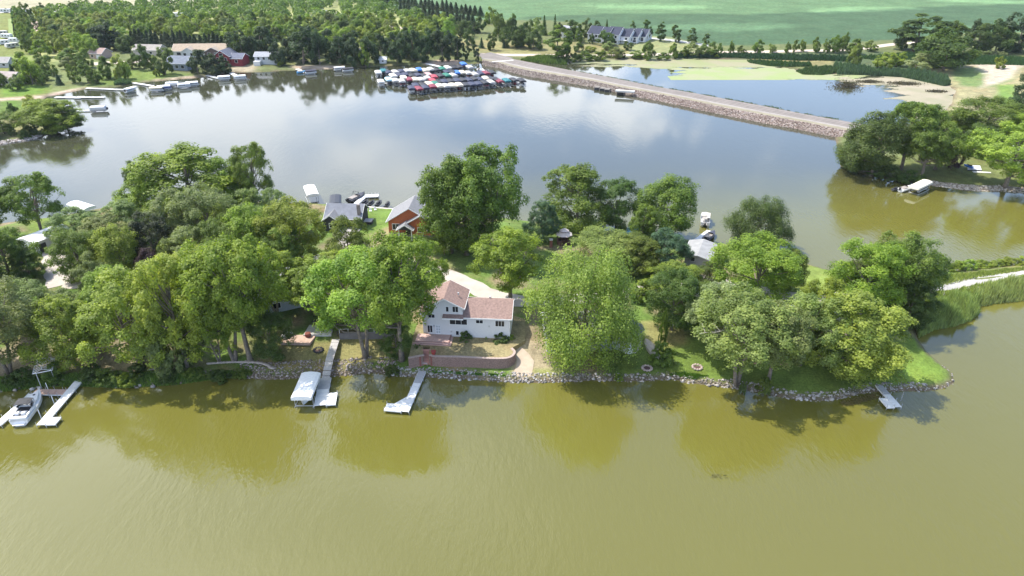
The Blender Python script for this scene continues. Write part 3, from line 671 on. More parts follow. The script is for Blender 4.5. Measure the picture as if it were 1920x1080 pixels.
def trunk_mesh(name, seed, W, H, cb, C=None, nb=12, sides=6, lean=.03, r0=.022, fork=1):
    rr = random.Random(seed); m = MB(); 
    lx, ly = rr.uniform(-lean,lean)*H, rr.uniform(-lean,lean)*H
    for f in range(fork):
        fa = f/max(fork,1)*6.28+rr.random(); fs = (.13*W if fork > 1 else 0)
        pts = []; top = H*(.62+.1*rr.random())
        for i in range(7):
            t = i/6; sw = math.sin(t*3+seed)*.012*H
            pts.append((lx*t+sw+math.cos(fa)*fs*t**.8, ly*t+sw*.5+math.sin(fa)*fs*t**.8, -.6+(top+.6)*t))
        k = 1/(fork**.4)
        m.tube(pts, [H*r0*k*1.35]+[H*r0*k*(1-.11*i) for i in range(1,7)], sides)
        if C is not None and len(C):
            idxs = list(range(len(C))); rr.shuffle(idxs)
            for j in idxs[:nb//fork]:
                c = Vector(C[j]); zb = max(cb*H*.75, min(c.z*rr.uniform(.45,.75), top)); t = (zb+.6)/(top+.6); i = min(int(t*6), 5); a = Vector(pts[i]).lerp(Vector(pts[i+1]), t*6-i)
                mid = a.lerp(c, .5)+Vector((0,0,-.05*H*rr.random())); rad = H*r0*.42*k
                m.tube([a, mid, a.lerp(c, .97)], [rad, rad*.6, rad*.22], 5, cap=False)
    m.mats = [BARK]; return m.mesh(name, smooth=True)
PROTO = {}
def proto(key, kind, n, W, H, cb, nc, nl, leaf, nb=12, sides=6, fork=1, r0=.022):
    L = []
    for i in range(n):
        cm = crown_mesh('crown_'+key, hash_i(key)+i*17, kind, W, H, cb, nc, nl, leaf)
        tm = trunk_mesh('trunk_'+key, i*7+len(key), W, H, cb, getattr(crown_mesh, 'C', None) if kind != 'conifer' else None, nb, sides, fork=(fork if i % 2 else 1), r0=r0)
        L.append((cm, tm, W, H))
    PROTO[key] = L
def hash_i(s): return sum(ord(c)*(i+3) for i, c in enumerate(s)) % 9973
# near trees (fine leaves)
proto('round', 'round', 4, 16, 20, .06, 260, 120, .34)
proto('tall', 'round', 4, 15, 21, .24, 210, 120, .34, nb=26, fork=2)
proto('willow', 'willow', 2, 20, 21, .03, 380, 150, .28, nb=18)
proto('high', 'round', 2, 15, 21, .40, 210, 120, .32, nb=30, fork=2)
proto('open', 'round', 3, 15, 18, .14, 190, 125, .34, nb=34, fork=2)
proto('shrub', 'shrub', 3, 6, 4.5, .0, 90, 90, .24, nb=6)
proto('spruce', 'conifer', 2, 6, 15, 0, 60, 90, .42)
# trees across the lake (coarser leaves)
proto('far_round', 'round', 6, 12, 13, .03, 59, 190, .52, nb=4, sides=5)
proto('far_tall', 'round', 4, 11, 18, .03, 59, 170, .62, nb=6, sides=5)
proto('far_spruce', 'conifer', 2, 5, 12, 0, 40, 32, .75, sides=5)
proto('far_shrub', 'shrub', 3, 6, 4, .0, 30, 90, .42, nb=3, sides=4)
FAR_OF = {'round':'far_round','high':'far_tall','tall':'far_tall','willow':'far_round','open':'far_tall','shrub':'far_shrub','spruce':'far_spruce'}
NAME = {'round':'leafy_tree','high':'tall_tree','tall':'tall_tree','willow':'spreading_tree','open':'open_tree','shrub':'shrub','spruce':'spruce_tree'}
# leaf colours
LIME = (.212,.285,.048); BRIGHT = (.178,.238,.032); MID = (.122,.175,.030); DEEP = (.080,.125,.028); DARKG = (.045,.078,.028); SAGE = (.180,.220,.085)
BLUEG = (.075,.130,.065); YEL = (.235,.285,.048); PURP = (.055,.028,.038); COPP = (.045,.055,.032); PALE = (.25,.28,.13); OLIVE = (.190,.240,.072)
_tc = [0]
SHADOWW = []
def tree(px, py, top, wpx, kind='round', col=MID, label=None, group=None, far=None, base=None, dead=0, squash=None, rz=None):
    p = G(px, py) if base is None else base
    h = max(height_at(p, top), 1.0)*1.0; w = wpx/pxm(p)
    _tc[0] += 1; k = _tc[0]; rr = random.Random(k*31)
    if far is None: far = p.y > 260
    key = FAR_OF[kind] if far else kind
    L = PROTO[key]; cm, tm, W, H = L[k % len(L)]
    a = rr.uniform(0, 6.28) if rz is None else rz
    # apparent top of a broad crown seen from above includes its far side
    h2 = h*(.95 if not far else 1.12 if (kind != 'spruce' and px < 900) else .98)
    if far and px > 900 and kind != 'spruce': w *= 1.18
    t = empty(NAME[kind], (p.x, p.y, p.z-.05), a, label, 'shrub' if kind == 'shrub' else 'tree', group)
    sc = (w/W*rr.uniform(.97,1.06), w/W*rr.uniform(.97,1.06), h2/H)
    t.scale = sc
    c = tuple(max(0, v*rr.uniform(.93,1.07)) for v in col)
    inst('crown', cm, t, color=c)
    if kind != 'shrub': inst('trunk', tm, t)
    if dead:
        m = MB(); q = random.Random(k)
        for i in range(dead):
            aa = q.uniform(0,6.28); z0 = H*q.uniform(.35,.6); e = W*.5*q.uniform(.7,1.0)
            pts = [(0,0,z0), (math.cos(aa)*e*.5, math.sin(aa)*e*.5, z0+H*.1), (math.cos(aa+.2)*e, math.sin(aa+.2)*e, z0+H*q.uniform(.05,.3))]
            m.tube(pts, [.16,.10,.03], 4)
            for s in range(4):
                b0 = Vector(pts[1]).lerp(Vector(pts[2]), s/4); m.tube([b0, b0+Vector((q.uniform(-1.4,1.4), q.uniform(-1.4,1.4), q.uniform(-.3,1.6)))], [.05,.02], 3)
        m.build('dead_branch', DEADWOOD, t)
    return t

NEAR = [
 # front row, by the water
 (22,700,530,150,'tall',SAGE,'grey green tree at the left edge behind the empty canopy frame'),
 (-60,690,500,150,'round',MID,'tree at the far left edge of the wooded bank'),
 (140,684,552,138,'round',BRIGHT,'bright bushy maple behind the left dock'),
 (268,684,500,170,'open',LIME,'yellow green open tree by the little wooden stairs'),
 (350,688,470,140,'open',YEL,'yellowish open tree left of the twin grey trunks'),
 (330,688,590,100,'shrub',OLIVE,'low bushy growth below the yellowish open tree'),
 (443,676,450,160,'high',BRIGHT,'left one of the two grey trunked trees standing close together'),
 (472,678,438,160,'high',BRIGHT,'right one of the two grey trunked trees standing close together'),
 (512,672,585,88,'round',DEEP,'low dark green tree right of the twin trunks'),
 (410,680,570,90,'open',BRIGHT,'small leafy tree left of the twin trunks'),
 (683,672,462,185,'high',LIME,'tree with a thick bare grey trunk beside the middle walkway'),
 (755,674,435,165,'high',BRIGHT,'tall forked tree left of the white house'),
 (745,668,600,60,'round',DEEP,'dark leafy growth round the foot of the forked tree'),
 (735,705,682,28,'shrub',DEEP,'small green bush on the stones left of the block wall'),
 (640,612,560,90,'round',MID,'small dark tree over the sunken deck'),
 (1088,666,462,228,'willow',(.190,.262,.048),'largest spreading tree, drooping over the bank right of the white house'),
 (1384,720,552,180,'high',OLIVE,'leaning tree with a thick grey trunk and dead branches'),
 (1442,720,572,130,'high',OLIVE,'thin crowned tree right of the leaning trunk'),
 (1500,682,548,140,'open',OLIVE,'pale ragged tree in the middle of the point'),
 (1585,702,548,195,'round',LIME,'bright green maple spreading over the point lawn'),
 (1612,590,446,135,'round',BRIGHT,'left half of the big green tree pair beside the gravel causeway road'),
 (1682,592,436,140,'round',MID,'right half of the big green tree pair beside the gravel causeway road'),
 (1648,560,432,110,'round',MID,'tree standing behind the big pair beside the gravel causeway road'),
 (1700,612,520,90,'round',DEEP,'dark rounded tree at the reeds by the gravel road'),
 (1258,618,505,108,'round',DEEP,'dense dark green tree behind the tarped boat'),
 (1240,680,640,50,'shrub',MID,'low shrub near the stone fire ring'),
 (1338,650,522,130,'open',PALE,'pale thinning tree left of the leaning trunk'),
 (1240,655,575,16,'shrub',MID,'tiny bush by the round porch'),
 (1412,560,446,168,'round',BRIGHT,'wide light green tree right of the grey roofed garage'),
 (1478,545,462,60,'round',MID,'small tree at the right side of the wide light green tree'),
 (1530,640,518,110,'open',BRIGHT,'slim bright tree behind the maple on the point'),
 (1600,560,480,60,'open',SAGE,'greyish tree at the lawn edge near the causeway road'),
 (1690,590,500,70,'open',SAGE,'dry greyish tree where the gravel road meets the wood'),
 # behind the white house
 (958,566,420,140,'tall',BRIGHT,'tree right behind the red roofed wing of the white house'),
 (800,560,445,85,'open',BRIGHT,'light tree in front of the orange house'),
 (848,475,285,128,'round',MID,'left crown of the big dark green group behind the orange house'),
 (915,478,265,140,'tall',MID,'right crown of the big dark green group behind the orange house'),
 (875,478,300,150,'round',MID,'middle crown of the big dark green group behind the orange house'),
 (1016,452,372,72,'round',BLUEG,'bluish green pointed tree left of the gazebo'),
 (1080,430,303,150,'round',MID,'broad dark tree behind the gazebo'),
 (1154,434,332,84,'round',DEEP,'narrow tree between two broad trees on the back shore'),
 (1252,446,326,136,'round',MID,'broad tree right of the narrow one on the back shore'),
 (1205,452,380,60,'round',MID,'smaller tree tucked left of the broad back shore tree'),
 (1412,462,367,124,'willow',DEEP,'dense round topped tree standing alone at the back shore'),
 (1130,500,432,120,'round',OLIVE,'rounded light tree in front of the blue covered lift'),
 (1190,505,436,105,'round',MID,'rounded green tree in the middle of the back garden'),
 (1248,505,428,95,'round',BLUEG,'bluish green tree left of the grey roofed garage'),
 (1262,560,490,115,'round',BRIGHT,'green tree below the grey roofed garage'),
 (1328,540,494,58,'round',DEEP,'small dark tree at the corner of the grey roofed garage'),
 (1300,600,525,100,'round',MID,'green tree between garage and point'),
 (1200,560,520,55,'shrub',BRIGHT,'light bush behind the largest tree'),
 # left of the orange house
 (660,520,400,92,'open',MID,'slender tree with bare pinkish twigs before the lawn'),
 (560,500,372,120,'round',BRIGHT,'bright crown left of the black cottage'),
 (480,500,380,120,'round',BRIGHT,'bright crown with deep shade left of the cottage tree'),
 (535,520,420,100,'round',MID,'dark lower tree in front of the cottage'),
 (640,560,470,105,'tall',LIME,'light tree in front of the drive by the cottage'),
 (715,550,462,110,'open',LIME,'light airy tree by the bend of the drive'),
 (590,590,480,120,'tall',BRIGHT,'light tree above the propane tank'),
 (520,590,470,110,'tall',BRIGHT,'leafy tree over the grey gabled house'),
 # back left group on the far shore of the peninsula
 (360,400,268,205,'round',BRIGHT,'big rounded ash at the back shore left of the open water'),
 (482,402,262,75,'tall',MID,'narrow dark tree at the right end of the back left wood'),
 (262,372,297,38,'round',DEEP,'small round dark tree sticking out over the water'),
 (285,415,320,115,'round',BRIGHT,'light tree left of the big rounded ash'),
 (430,400,290,110,'round',BRIGHT,'rounded crown joining the big ash on its right'),
 (78,440,322,95,'tall',MID,'tall tree on the lawn beyond the white shed'),
 (-5,450,318,90,'tall',MID,'tall tree at the left edge beyond the white shed'),
 (20,520,408,105,'round',MID,'leafy tree in front of the white shed'),
 (58,520,468,66,'round',DEEP,'dark rounded bush tree before the shed roof'),
 (-40,560,440,110,'round',DEEP,'dark tree at the left edge below the shed'),
 (150,460,388,100,'open',SAGE,'sage green tree nearest the white shed'),
 (205,480,400,100,'open',SAGE,'sage tree right of the shed garden'),
 (245,448,372,90,'round',SAGE,'grey green tree under the small round dark one'),
 (160,530,425,95,'round',MID,'green tree beside the pale drive'),
 (235,530,420,105,'round',BRIGHT,'green tree in the middle of the left wood'),
 (297,500,392,90,'round',COPP,'very dark copper green tree in the left wood'),
 (340,465,352,105,'open',SAGE,'sage green tree right behind the copper one'),
 (400,470,345,120,'round',SAGE,'broad pale tree in the middle of the left wood'),
 (465,450,352,95,'open',SAGE,'greyish tree beside the narrow dark one'),
 (520,430,350,70,'open',SAGE,'greyish tree left of the white canopy'),
 (370,520,420,100,'open',SAGE,'thin grey green tree by the hidden drive'),
 (430,510,405,90,'round',MID,'green tree behind the yellow crowns'),
 (290,535,462,55,'round',PURP,'purple leaved bush tree in the left wood'),
 (325,520,445,55,'round',MID,'green bush tree right of the purple one'),
 (190,560,470,70,'open',SAGE,'grey green thin tree left of the yellow crowns'),
 (55,610,528,105,'round',SAGE,'pale tree at the left above the dirt slope'),
 (118,600,545,90,'open',SAGE,'thin reddish grey tree above the left dock'),
 (215,600,495,110,'open',LIME,'light tree in front of the purple bush tree'),
 (300,590,488,115,'round',LIME,'yellow green crown in the left front wood'),
 (365,580,462,120,'round',YEL,'brightest yellow green crown of the left front wood'),
 (430,580,448,120,'tall',BRIGHT,'crown right of the brightest yellow green one'),
 (175,620,560,90,'round',BRIGHT,'round bright crown behind the left dock maple'),
]
for t in NEAR: tree(*t[:6], label=t[6], far=False, dead=(5 if 'dead' in t[6] else 3 if ('ragged' in t[6] or 'pale thin' in t[6] or 'forked tree left' in t[6]) else 0))
SHRUBS = [
 (873,640,620,30,DEEP,'dark rounded bush against the white house wall'),(938,642,624,36,DEEP,'dark spreading bush at the right corner of the white house'),
 (958,638,626,16,BRIGHT,'small light bush at the right house corner'),(912,640,632,9,BRIGHT,'tiny bush between the two dark house bushes'),
 (963,664,655,9,YEL,'yellow bush at the curved end of the block wall'),(958,669,662,9,YEL,'light bush on top of the block wall end'),
 (901,672,666,8,DEEP,'small dark plant on the block wall'),(783,665,645,22,DEEP,'dark bush left of the brick steps'),
 (48,718,690,44,DEEP,'dark bush beside the empty canopy frame'),(105,712,680,40,MID,'bush right of the empty canopy frame'),(20,722,700,26,DEEP,'bush at the left edge near the water'),
 (172,708,684,44,DEEP,'deep green bush right of the left dock'),(205,715,690,50,MID,'green bush in the weeds of the left bank'),(240,720,700,46,BRIGHT,'light bush in the weeds of the left bank'),
 (260,706,680,34,DEEP,'dark shrub under the yellow green open tree'),(320,712,690,42,DEEP,'dark shrub left of the timber edging'),(365,708,690,40,MID,'green shrub by the timber edging'),
 (410,712,694,44,DEEP,'low dark shrub below the twin trunks'),(455,704,690,36,MID,'low green shrub right below the twin trunks'),
 (1392,738,715,16,DEEP,'green bush at the foot of the leaning trunk'),(1430,738,705,30,MID,'bush between the two trunks at the bank'),(1160,712,700,20,BRIGHT,'small plants at the bank under the largest tree'),
 (1600,520,500,40,BRIGHT,'light bush at the edge of the back lawn'),
]
for px, py, top, w, c, lb in SHRUBS: tree(px, py, top, w, 'shrub', c, lb, far=False)
for i, (px, py, top, w) in enumerate([(1755,510,500,30),(1790,508,490,34),(1812,505,484,38),(1840,502,488,36),(1870,500,486,34),(1900,497,482,40),(1935,492,478,40)]):
    tree(px, py, top, w, 'shrub', BRIGHT if i % 2 else LIME, 'leafy bush on the water side of the gravel road, %s from the left' % ['first','second','third','fourth','fifth','sixth','seventh'][i], far=False, group='bushes beside the gravel causeway road')
# right hand shore
RIGHT = [
 (1632,330,205,130,'round',DEEP,'dark tree at the left end of the right hand shore'),
 (1690,318,182,120,'tall',MID,'tallest tree on the right hand shore'),
 (1728,335,215,100,'tall',MID,'tree with a pale trunk right of the tallest one'),
 (1600,318,235,80,'willow',DEEP,'drooping dark tree at the tip of the right hand shore'),
 (1752,318,235,100,'tall',BRIGHT,'light topped tree above the pontoon lift'),
 (1783,316,264,44,'round',PURP,'small purple leaved tree on the right hand lawn'),
 (1880,352,228,150,'tall',LIME,'bright willow like tree at the right edge by the stones'),
 (1845,255,182,130,'round',MID,'broad tree behind the right hand garden'),
 (1790,250,200,80,'round',MID,'tree behind the purple leaved one'),
 (1910,225,125,62,'round',DARKG,'dark tree at the right edge beyond the pond'),
 (1915,270,200,90,'round',BRIGHT,'light tree at the right edge above the garden'),
 (1830,290,230,60,'round',DEEP,'shaded tree behind the jet ski stand'),
 (1700,225,190,30,'round',DEEP,'small tree above the tallest one at the pond side'),
 (1960,350,240,100,'round',MID,'tree just beyond the right edge of the shore'),
]
for t in RIGHT: tree(*t[:6], label=t[6], far=False)
for i, (px, py, top, w) in enumerate([(1585,308,288,30),(1605,318,296,36),(1640,330,306,40),(1672,338,312,40),(1700,343,318,40),(1722,345,325,30)]):
    tree(px, py, top, w, 'shrub', DEEP, 'dark waterside bush on the right hand shore, %s from the left' % ['first','second','third','fourth','fifth','sixth'][i], far=False, group='dark bushes at the water on the right shore')
# left headland
LH = [(100,244,182,110,'round',BRIGHT,'wide domed tree on the left headland'),(128,246,200,60,'round',DEEP,'dark right end of the domed headland tree group'),(62,212,176,34,'round',YEL,'yellowish crown left of the domed headland tree'),
      (8,250,205,60,'round',MID,'tree at the left edge of the headland'),(-30,260,200,60,'round',MID,'tree beyond the left edge of the headland')]
for t in LH: tree(*t[:6], label=t[6], far=False)
for i, (px, py, top, w) in enumerate([(55,254,232,26),(78,252,222,34),(100,250,226,30),(25,215,190,20),(25,255,236,14),(48,262,244,22)]):
    tree(px, py, top, w, 'shrub', DEEP, ['dark bush at the headland bank, nearest the left rocks','largest dark bush under the domed headland tree','dark bush right below the domed headland tree','dark round bush on the far left lawn','small shrub on the dry grass of the headland','bush beside the pinkish headland stones'][i], far=False)

def ordn(i):
    w = ['first','second','third','fourth','fifth','sixth','seventh','eighth','ninth','tenth','eleventh','twelfth']
    if i < 12: return w[i]
    n = i+1; return '%d%s' % (n, 'th' if 10 < n % 100 < 20 else {1:'st',2:'nd',3:'rd'}.get(n % 10, 'th'))
def belt(lst, where, group, defcol=DEEP):
    L = sorted(lst, key=lambda t: t[0])
    for i, t in enumerate(L):
        px, py, top, w = t[:4]; kind = t[4] if len(t) > 4 else 'round'; col = t[5] if len(t) > 5 else defcol
        if not isinstance(kind, str): col, kind = kind, 'round'
        size = 'large' if w > 40 else 'small' if w < 22 else 'middling'
        kd = {'spruce':'spruce','shrub':'bush','tall':'upright tree'}.get(kind, 'rounded tree')
        tree(px, py, top, w, kind, col, '%s %s %s, %s from the left' % (size, kd, where, ordn(i)), group, far=True)
belt([(372,138,98,48),(400,140,106,42),(425,137,108,32),(455,112,64,50),(476,112,72,38),(492,104,56,55),(525,122,82,36),(570,120,54,60,'tall'),(600,121,62,45),(640,121,72,44),(665,123,76,42),
      (690,122,74,44),(715,117,70,38),(745,119,78,36),(735,104,64,40),(775,114,62,44),(800,116,66,42),(830,116,64,40,'tall'),(858,113,72,28,'tall'),(846,102,62,36),(876,113,78,18,'tall'),(893,115,86,14,'tall'),
      (545,112,70,36),(620,112,60,46),(760,108,58,42),(685,126,84,24,'round',BRIGHT),(525,124,108,16,'round',BRIGHT),(500,96,58,40),(655,108,62,40),(800,100,58,40),(820,95,60,36),(585,106,56,40),(447,100,60,36)],
     'in the dark belt behind the far shore', 'trees in the dark belt behind the far shore', DARKG)
belt([(33,168,143,32),(62,158,111,42,BRIGHT),(85,138,106,34),(42,140,102,36,BRIGHT),(112,159,138,16,'spruce',BLUEG),(103,143,123,16),(142,155,122,22),(165,156,120,36),(178,157,128,28),(205,147,110,30),(225,149,108,30,YEL),
      (240,148,116,22,YEL),(130,128,108,38,OLIVE),(160,127,96,32),(130,118,92,40),(25,142,119,16,'spruce',BLUEG),(0,162,128,30),(270,128,88,38,DEEP),(290,130,106,22),(310,140,96,36,DEEP),(313,112,90,28),(295,144,130,12,'shrub',BRIGHT),
      (250,128,108,26),(62,152,128,24),(88,150,132,20),(80,160,140,14)],
     'on the lawns of the far left shore', 'trees on the lawns of the far left shore', MID)
belt([(950,88,50,26),(975,88,45,26),(920,94,60,18),(903,90,70,12,'spruce',BLUEG),(945,90,71,9,'spruce',BLUEG),(880,84,52,26),(1000,92,54,32),(968,90,56,24),(985,82,35,22),(1010,78,32,24,OLIVE),(1045,112,46,44,'tall',MID),(1062,112,88,22),
      (1085,97,78,20),(1088,80,44,18,MID),(1070,74,36,34),(1100,70,34,22),(960,70,25,24),(935,70,18,26,MID),(1120,62,38,18),(1137,60,36,10,'spruce'),(1020,66,28,16,'spruce'),(1040,66,26,12,'spruce'),(1047,75,40,14,'round',COPP),
      (1135,86,56,30),(1109,82,62,11),(1140,94,76,22,'round',PALE),(1108,97,85,20,'round',YEL),(1178,94,76,16),(918,45,12,18,'round',BRIGHT),(900,62,30,26)],
     'around the white row houses', 'trees around the white row houses')
belt([(1186,72,38,14,'tall'),(1211,74,36,19,'tall'),(1239,77,40,19,'tall'),(1267,79,46,18,'tall'),(1297,81,51,17,'tall'),(1324,83,62,14,'tall')],
     'in the straight row at the crop field edge', 'evenly spaced trees at the crop field edge')
belt([(1215,112,75,24),(1150,110,88,34,OLIVE),(1100,114,95,30),(1125,114,93,26),(1195,110,96,26),(1165,110,98,14),(1262,110,80,18),(1280,108,86,18),(1300,106,78,26,OLIVE),(1325,106,78,26),(1350,102,80,10),(1370,102,75,10),(1390,102,84,16),
      (1420,100,72,20),(1448,99,82,14,OLIVE),(1475,100,78,12),(1490,98,74,12),(1503,97,73,12),(1530,98,68,16),(1550,99,72,14),(1565,99,66,20),(1580,97,60,20),(1600,101,72,24),(1600,127,82,26),(1632,96,74,22,OLIVE),(1240,112,98,26),(1080,116,98,20),(1340,106,92,20)],
     'in the hedge line beyond the pond', 'trees in the hedge line beyond the pond', MID)
belt([(1655,128,96,34,YEL),(1680,124,97,26,YEL),(1715,132,98,46,PALE),(1768,132,57,88,DEEP),(1715,96,25,84,'tall',DEEP),(1748,92,30,56,'tall',DEEP),(1790,75,38,40,MID),(1830,98,42,56,DEEP),(1865,98,36,54,DEEP),(1905,98,26,66,DARKG),(1690,92,42,36,DEEP),(1735,118,80,40,DEEP),
      (1825,80,34,30,DARKG),(1872,128,106,20,'shrub',BRIGHT),(1820,103,94,14,'shrub',PALE),(1835,103,94,14,'shrub',PALE),(1850,104,94,14,'shrub',PALE),(1866,104,95,14,'shrub',PALE),(1880,104,96,12,'shrub',PALE),(1945,98,30,60,DEEP)],
     'in the grove at the upper right', 'trees in the grove at the upper right')
def row(p0, p1, n, h, w, kind, col, where, group):
    a, b = G(*p0), G(*p1)
    for i in range(n):
        q = a.lerp(b, i/(n-1)); q.x += rnd.uniform(-1,1); q.z = max(gz(q.x,q.y), .3); _tc[0] += 1
        L = PROTO[FAR_OF[kind]]; cm, tm, W, H = L[_tc[0] % len(L)]; hh = h*rnd.uniform(.8,1.15)
        t = empty(NAME[kind], q, rnd.uniform(0,6), '%s %s, %s from the left' % ({'spruce':'dark conifer'}.get(kind,'rounded tree'), where, ordn(i)), 'tree', group)
        t.scale = (w/W, w/W, hh/H); inst('crown', cm, t, color=tuple(v*rnd.uniform(.85,1.15) for v in col)); inst('trunk', tm, t)
row((714,4),(902,30), 24, 8.5, 8, 'spruce', DARKG, 'in the windbreak row crossing the crop field', 'windbreak row crossing the crop field')
row((752,27),(885,50), 22, 9.5, 8.5, 'spruce', DARKG, 'in the upper row edging the camp ground', 'upper conifer row edging the camp ground')
row((250,84),(436,92), 24, 9, 8, 'spruce', DARKG, 'in the row behind the tan roofed house', 'spruce row behind the tan roofed house')
row((800,50),(890,62), 12, 9, 8.5, 'spruce', DARKG, 'in the lower row edging the camp ground', 'lower conifer row edging the camp ground')
row((822,76),(838,76), 3, 11, 7, 'spruce', DARKG, 'in the short row by the camp road', 'short conifer row by the camp road')
row((36,40),(52,100), 9, 12, 8, 'round', MID, 'in the first planted row at the far left', 'first planted row at the far left')
row((46,36),(62,95), 9, 12, 7, 'round', MID, 'in the second planted row at the far left', 'second planted row at the far left')
# tall poplars at the field edge
belt([(62,44,10,14,'tall'),(84,34,8,15,'tall'),(95,40,18,14,'tall'),(137,28,5,12,'tall'),(196,24,3,12,'tall'),(290,22,2,14,'tall'),(340,18,-2,14,'tall'),(24,24,15,8,'round'),(12,24,16,8,'round'),(205,94,48,46,'tall',DARKG),(190,96,56,40,'tall',DARKG),(222,94,58,34,'tall',DARKG),(235,98,68,34,DEEP)],
     'standing above the camp ground wood', 'tall trees standing above the camp ground wood', DEEP)
# the camp ground wood: every tree that shows is a thing, the hidden rest one mass
def camp():
    poly = [G(*p).xy for p in [(66,110),(60,60),(75,30),(130,24),(200,18),(400,12),(600,4),(700,6),(742,22),(800,46),(880,66),(860,80),(820,90),(700,95),(560,95),(440,90),(250,82),(180,112),(90,116)]]
    xs = [q.x for q in poly]; ys = [q.y for q in poly]; r = random.Random(5); pts = []
    clear = [sdf_poly([(640,12),(790,42),(800,62),(690,55),(600,30)]), sdf_poly([(56,40),(64,38),(86,84),(72,86)])]
    tries = 0
    while tries < 9000:
        tries += 1; x, y = r.uniform(min(xs), max(xs)), r.uniform(min(ys), max(ys))
        if sdf(poly, np.array([x]), np.array([y]))[0] < 2: continue
        dd = 12.0
        if sdf(clear[0], np.array([x]), np.array([y]))[0] > 0: dd = 17
        if sdf(clear[1], np.array([x]), np.array([y]))[0] > -3: continue
        if all((x-a)**2+(y-b)**2 > dd*dd for a, b in pts): pts.append((x, y))
    pts.sort(key=lambda q: q[1]); near = pts[:135]; rest = pts[135:]; made = []
    regs = [(-999,'left'),(-130,'middle'),(-60,'right')]
    for i, (x, y) in enumerate(near):
        reg = [n for a, n in regs if x/y*1 > a/480][-1]; dep = 'front' if y < 560 else 'back'
        c, tone = r.choice([(BRIGHT,'light green'),(BRIGHT,'light green'),(OLIVE,'olive green'),(MID,'mid green'),(LIME,'yellow green'),(BRIGHT,'light green'),(DEEP,'dark green')]) if True else 0
        _tc[0] += 1; cm, tm, W, H = PROTO['far_round'][_tc[0] % 5]; w = r.uniform(10.5,14.5); h = r.uniform(10,14)
        t = empty('leafy_tree', (x, y, max(gz(x,y),0)), r.uniform(0,6), '%s rounded tree in the %s %s of the camp wood' % (tone, dep, reg), 'tree', '%s trees in the %s %s of the camp ground wood' % (tone, dep, reg))
        t.scale = (w/W, w/W, h/H); inst('crown', cm, t, color=tuple(v*r.uniform(.9,1.1) for v in c)); inst('trunk', tm, t); made.append(t)
    bylab = {}
    for t in made: bylab.setdefault(t['label'], []).append(t)
    for lb, L in bylab.items():
        for i, t in enumerate(sorted(L, key=lambda o: o.location.x/o.location.y)): t['label'] = lb+', '+ordn(i)+' from left'
    # the distant remainder of the wood
    V = []; va = []; rs = np.random.RandomState(8)
    for x, y in rest:
        n = 130; d = rs.normal(size=(n,3)); d /= np.linalg.norm(d,axis=1)[:,None]; d[:,2] = np.abs(d[:,2])*1.0-.15
        w = rs.uniform(4.5,7); h = rs.uniform(8,13); c = np.array([x, y, max(gz(x,y),0)+h*.42])+d*np.array([w,w,h*.55])
        nn = d+rs.normal(0,.4,(n,3)); nn /= np.linalg.norm(nn,axis=1)[:,None]; t = np.cross(nn, rs.normal(size=(n,3))); t /= np.linalg.norm(t,axis=1)[:,None]; b = np.cross(nn,t); s = 1.1
        V.append(np.stack([c-t*s, c+b*s*.7, c+t*s, c-b*s*.7],1).reshape(-1,3)); va.append(np.clip(rs.rand()*.5+rs.rand(n)*.5,0,1))
    if V:
        V = np.concatenate(V); me = mesh_np('distant_wood', V, np.arange(len(V)).reshape(-1,4), LEAF, attrs={'var': ('FACE', np.concatenate(va))})
        tag(inst('distant_wood', me, color=(.095,.15,.035)), 'farthest trees of the camp ground wood along the tan field', 'wood', kind='stuff')
    print('camp trees', len(near), len(rest))
def sdf_poly(px): return [G(*p).xy for p in px]
camp()

# ------------------------------------------------------------------ reeds and weeds
def blades(name, poly_px, n, h, w, col, label, cat='reeds', seed=1, lean=.25, edge=1.0, world=None):
    poly = world or [G(*p).xy for p in poly_px]; r = np.random.RandomState(seed)
    xs = [q[0] for q in poly]; ys = [q[1] for q in poly]
    x = r.uniform(min(xs), max(xs), n*4); y = r.uniform(min(ys), max(ys), n*4); d = sdf(poly, x, y); ok = d > 0; x, y, d = x[ok][:n], y[ok][:n], d[ok][:n]; n = len(x)
    z = np.maximum(ground_z(x, y), -.15); hh = h*r.uniform(.6,1.15,n)*(1+.22*np.sin(x*.9+y*.4)+.15*np.sin(x*2.3-y*1.1+1))*(.62+.38*np.clip(d/edge,0,1)); a = r.rand(n)*6.283; ww = w*r.uniform(.6,1.3,n)
    la = r.rand(n)*6.283; ll = hh*lean*r.rand(n)
    c, s = np.cos(a)*ww/2, np.sin(a)*ww/2; lx, ly = np.cos(la)*ll, np.sin(la)*ll
    V = np.stack([np.stack([x-c,y-s,z],-1), np.stack([x+c,y+s,z],-1), np.stack([x+c*.8+lx*.4,y+s*.8+ly*.4,z+hh*.6],-1), np.stack([x+lx,y+ly,z+hh],-1)],1)
    me = mesh_np(name, V.reshape(-1,3), np.arange(n*4).reshape(-1,4), LEAF, attrs={'var': ('FACE', r.rand(n))})
    return tag(inst(name, me, color=col), label, cat, kind='stuff')
REEDG = (.25,.31,.12); REEDD = (.075,.125,.075)
blades('reeds', [(1722,635),(1716,600),(1745,572),(1800,556),(1832,566),(1835,590),(1820,602),(1785,614),(1750,620)], 9000, 2.6, .16, REEDG, 'rounded bed of tall green reeds in front of the gravel road', seed=2)
blades('reeds', [(1833,576),(1822,548),(1860,532),(1920,522),(1990,510),(2100,500),(2100,548),(1920,565),(1884,568)], 9000, 2.3, .16, (.27,.31,.13), 'strip of reeds between the gravel road and the water at right', seed=3)
blades('weeds', [(1700,600),(1690,570),(1745,550),(1830,534),(1960,514),(2100,495),(2100,505),(1920,528),(1840,548),(1760,572)], 12000, 1.1, .18, (.22,.27,.08), 'light weeds along the near side of the gravel road', 'weeds', seed=4)
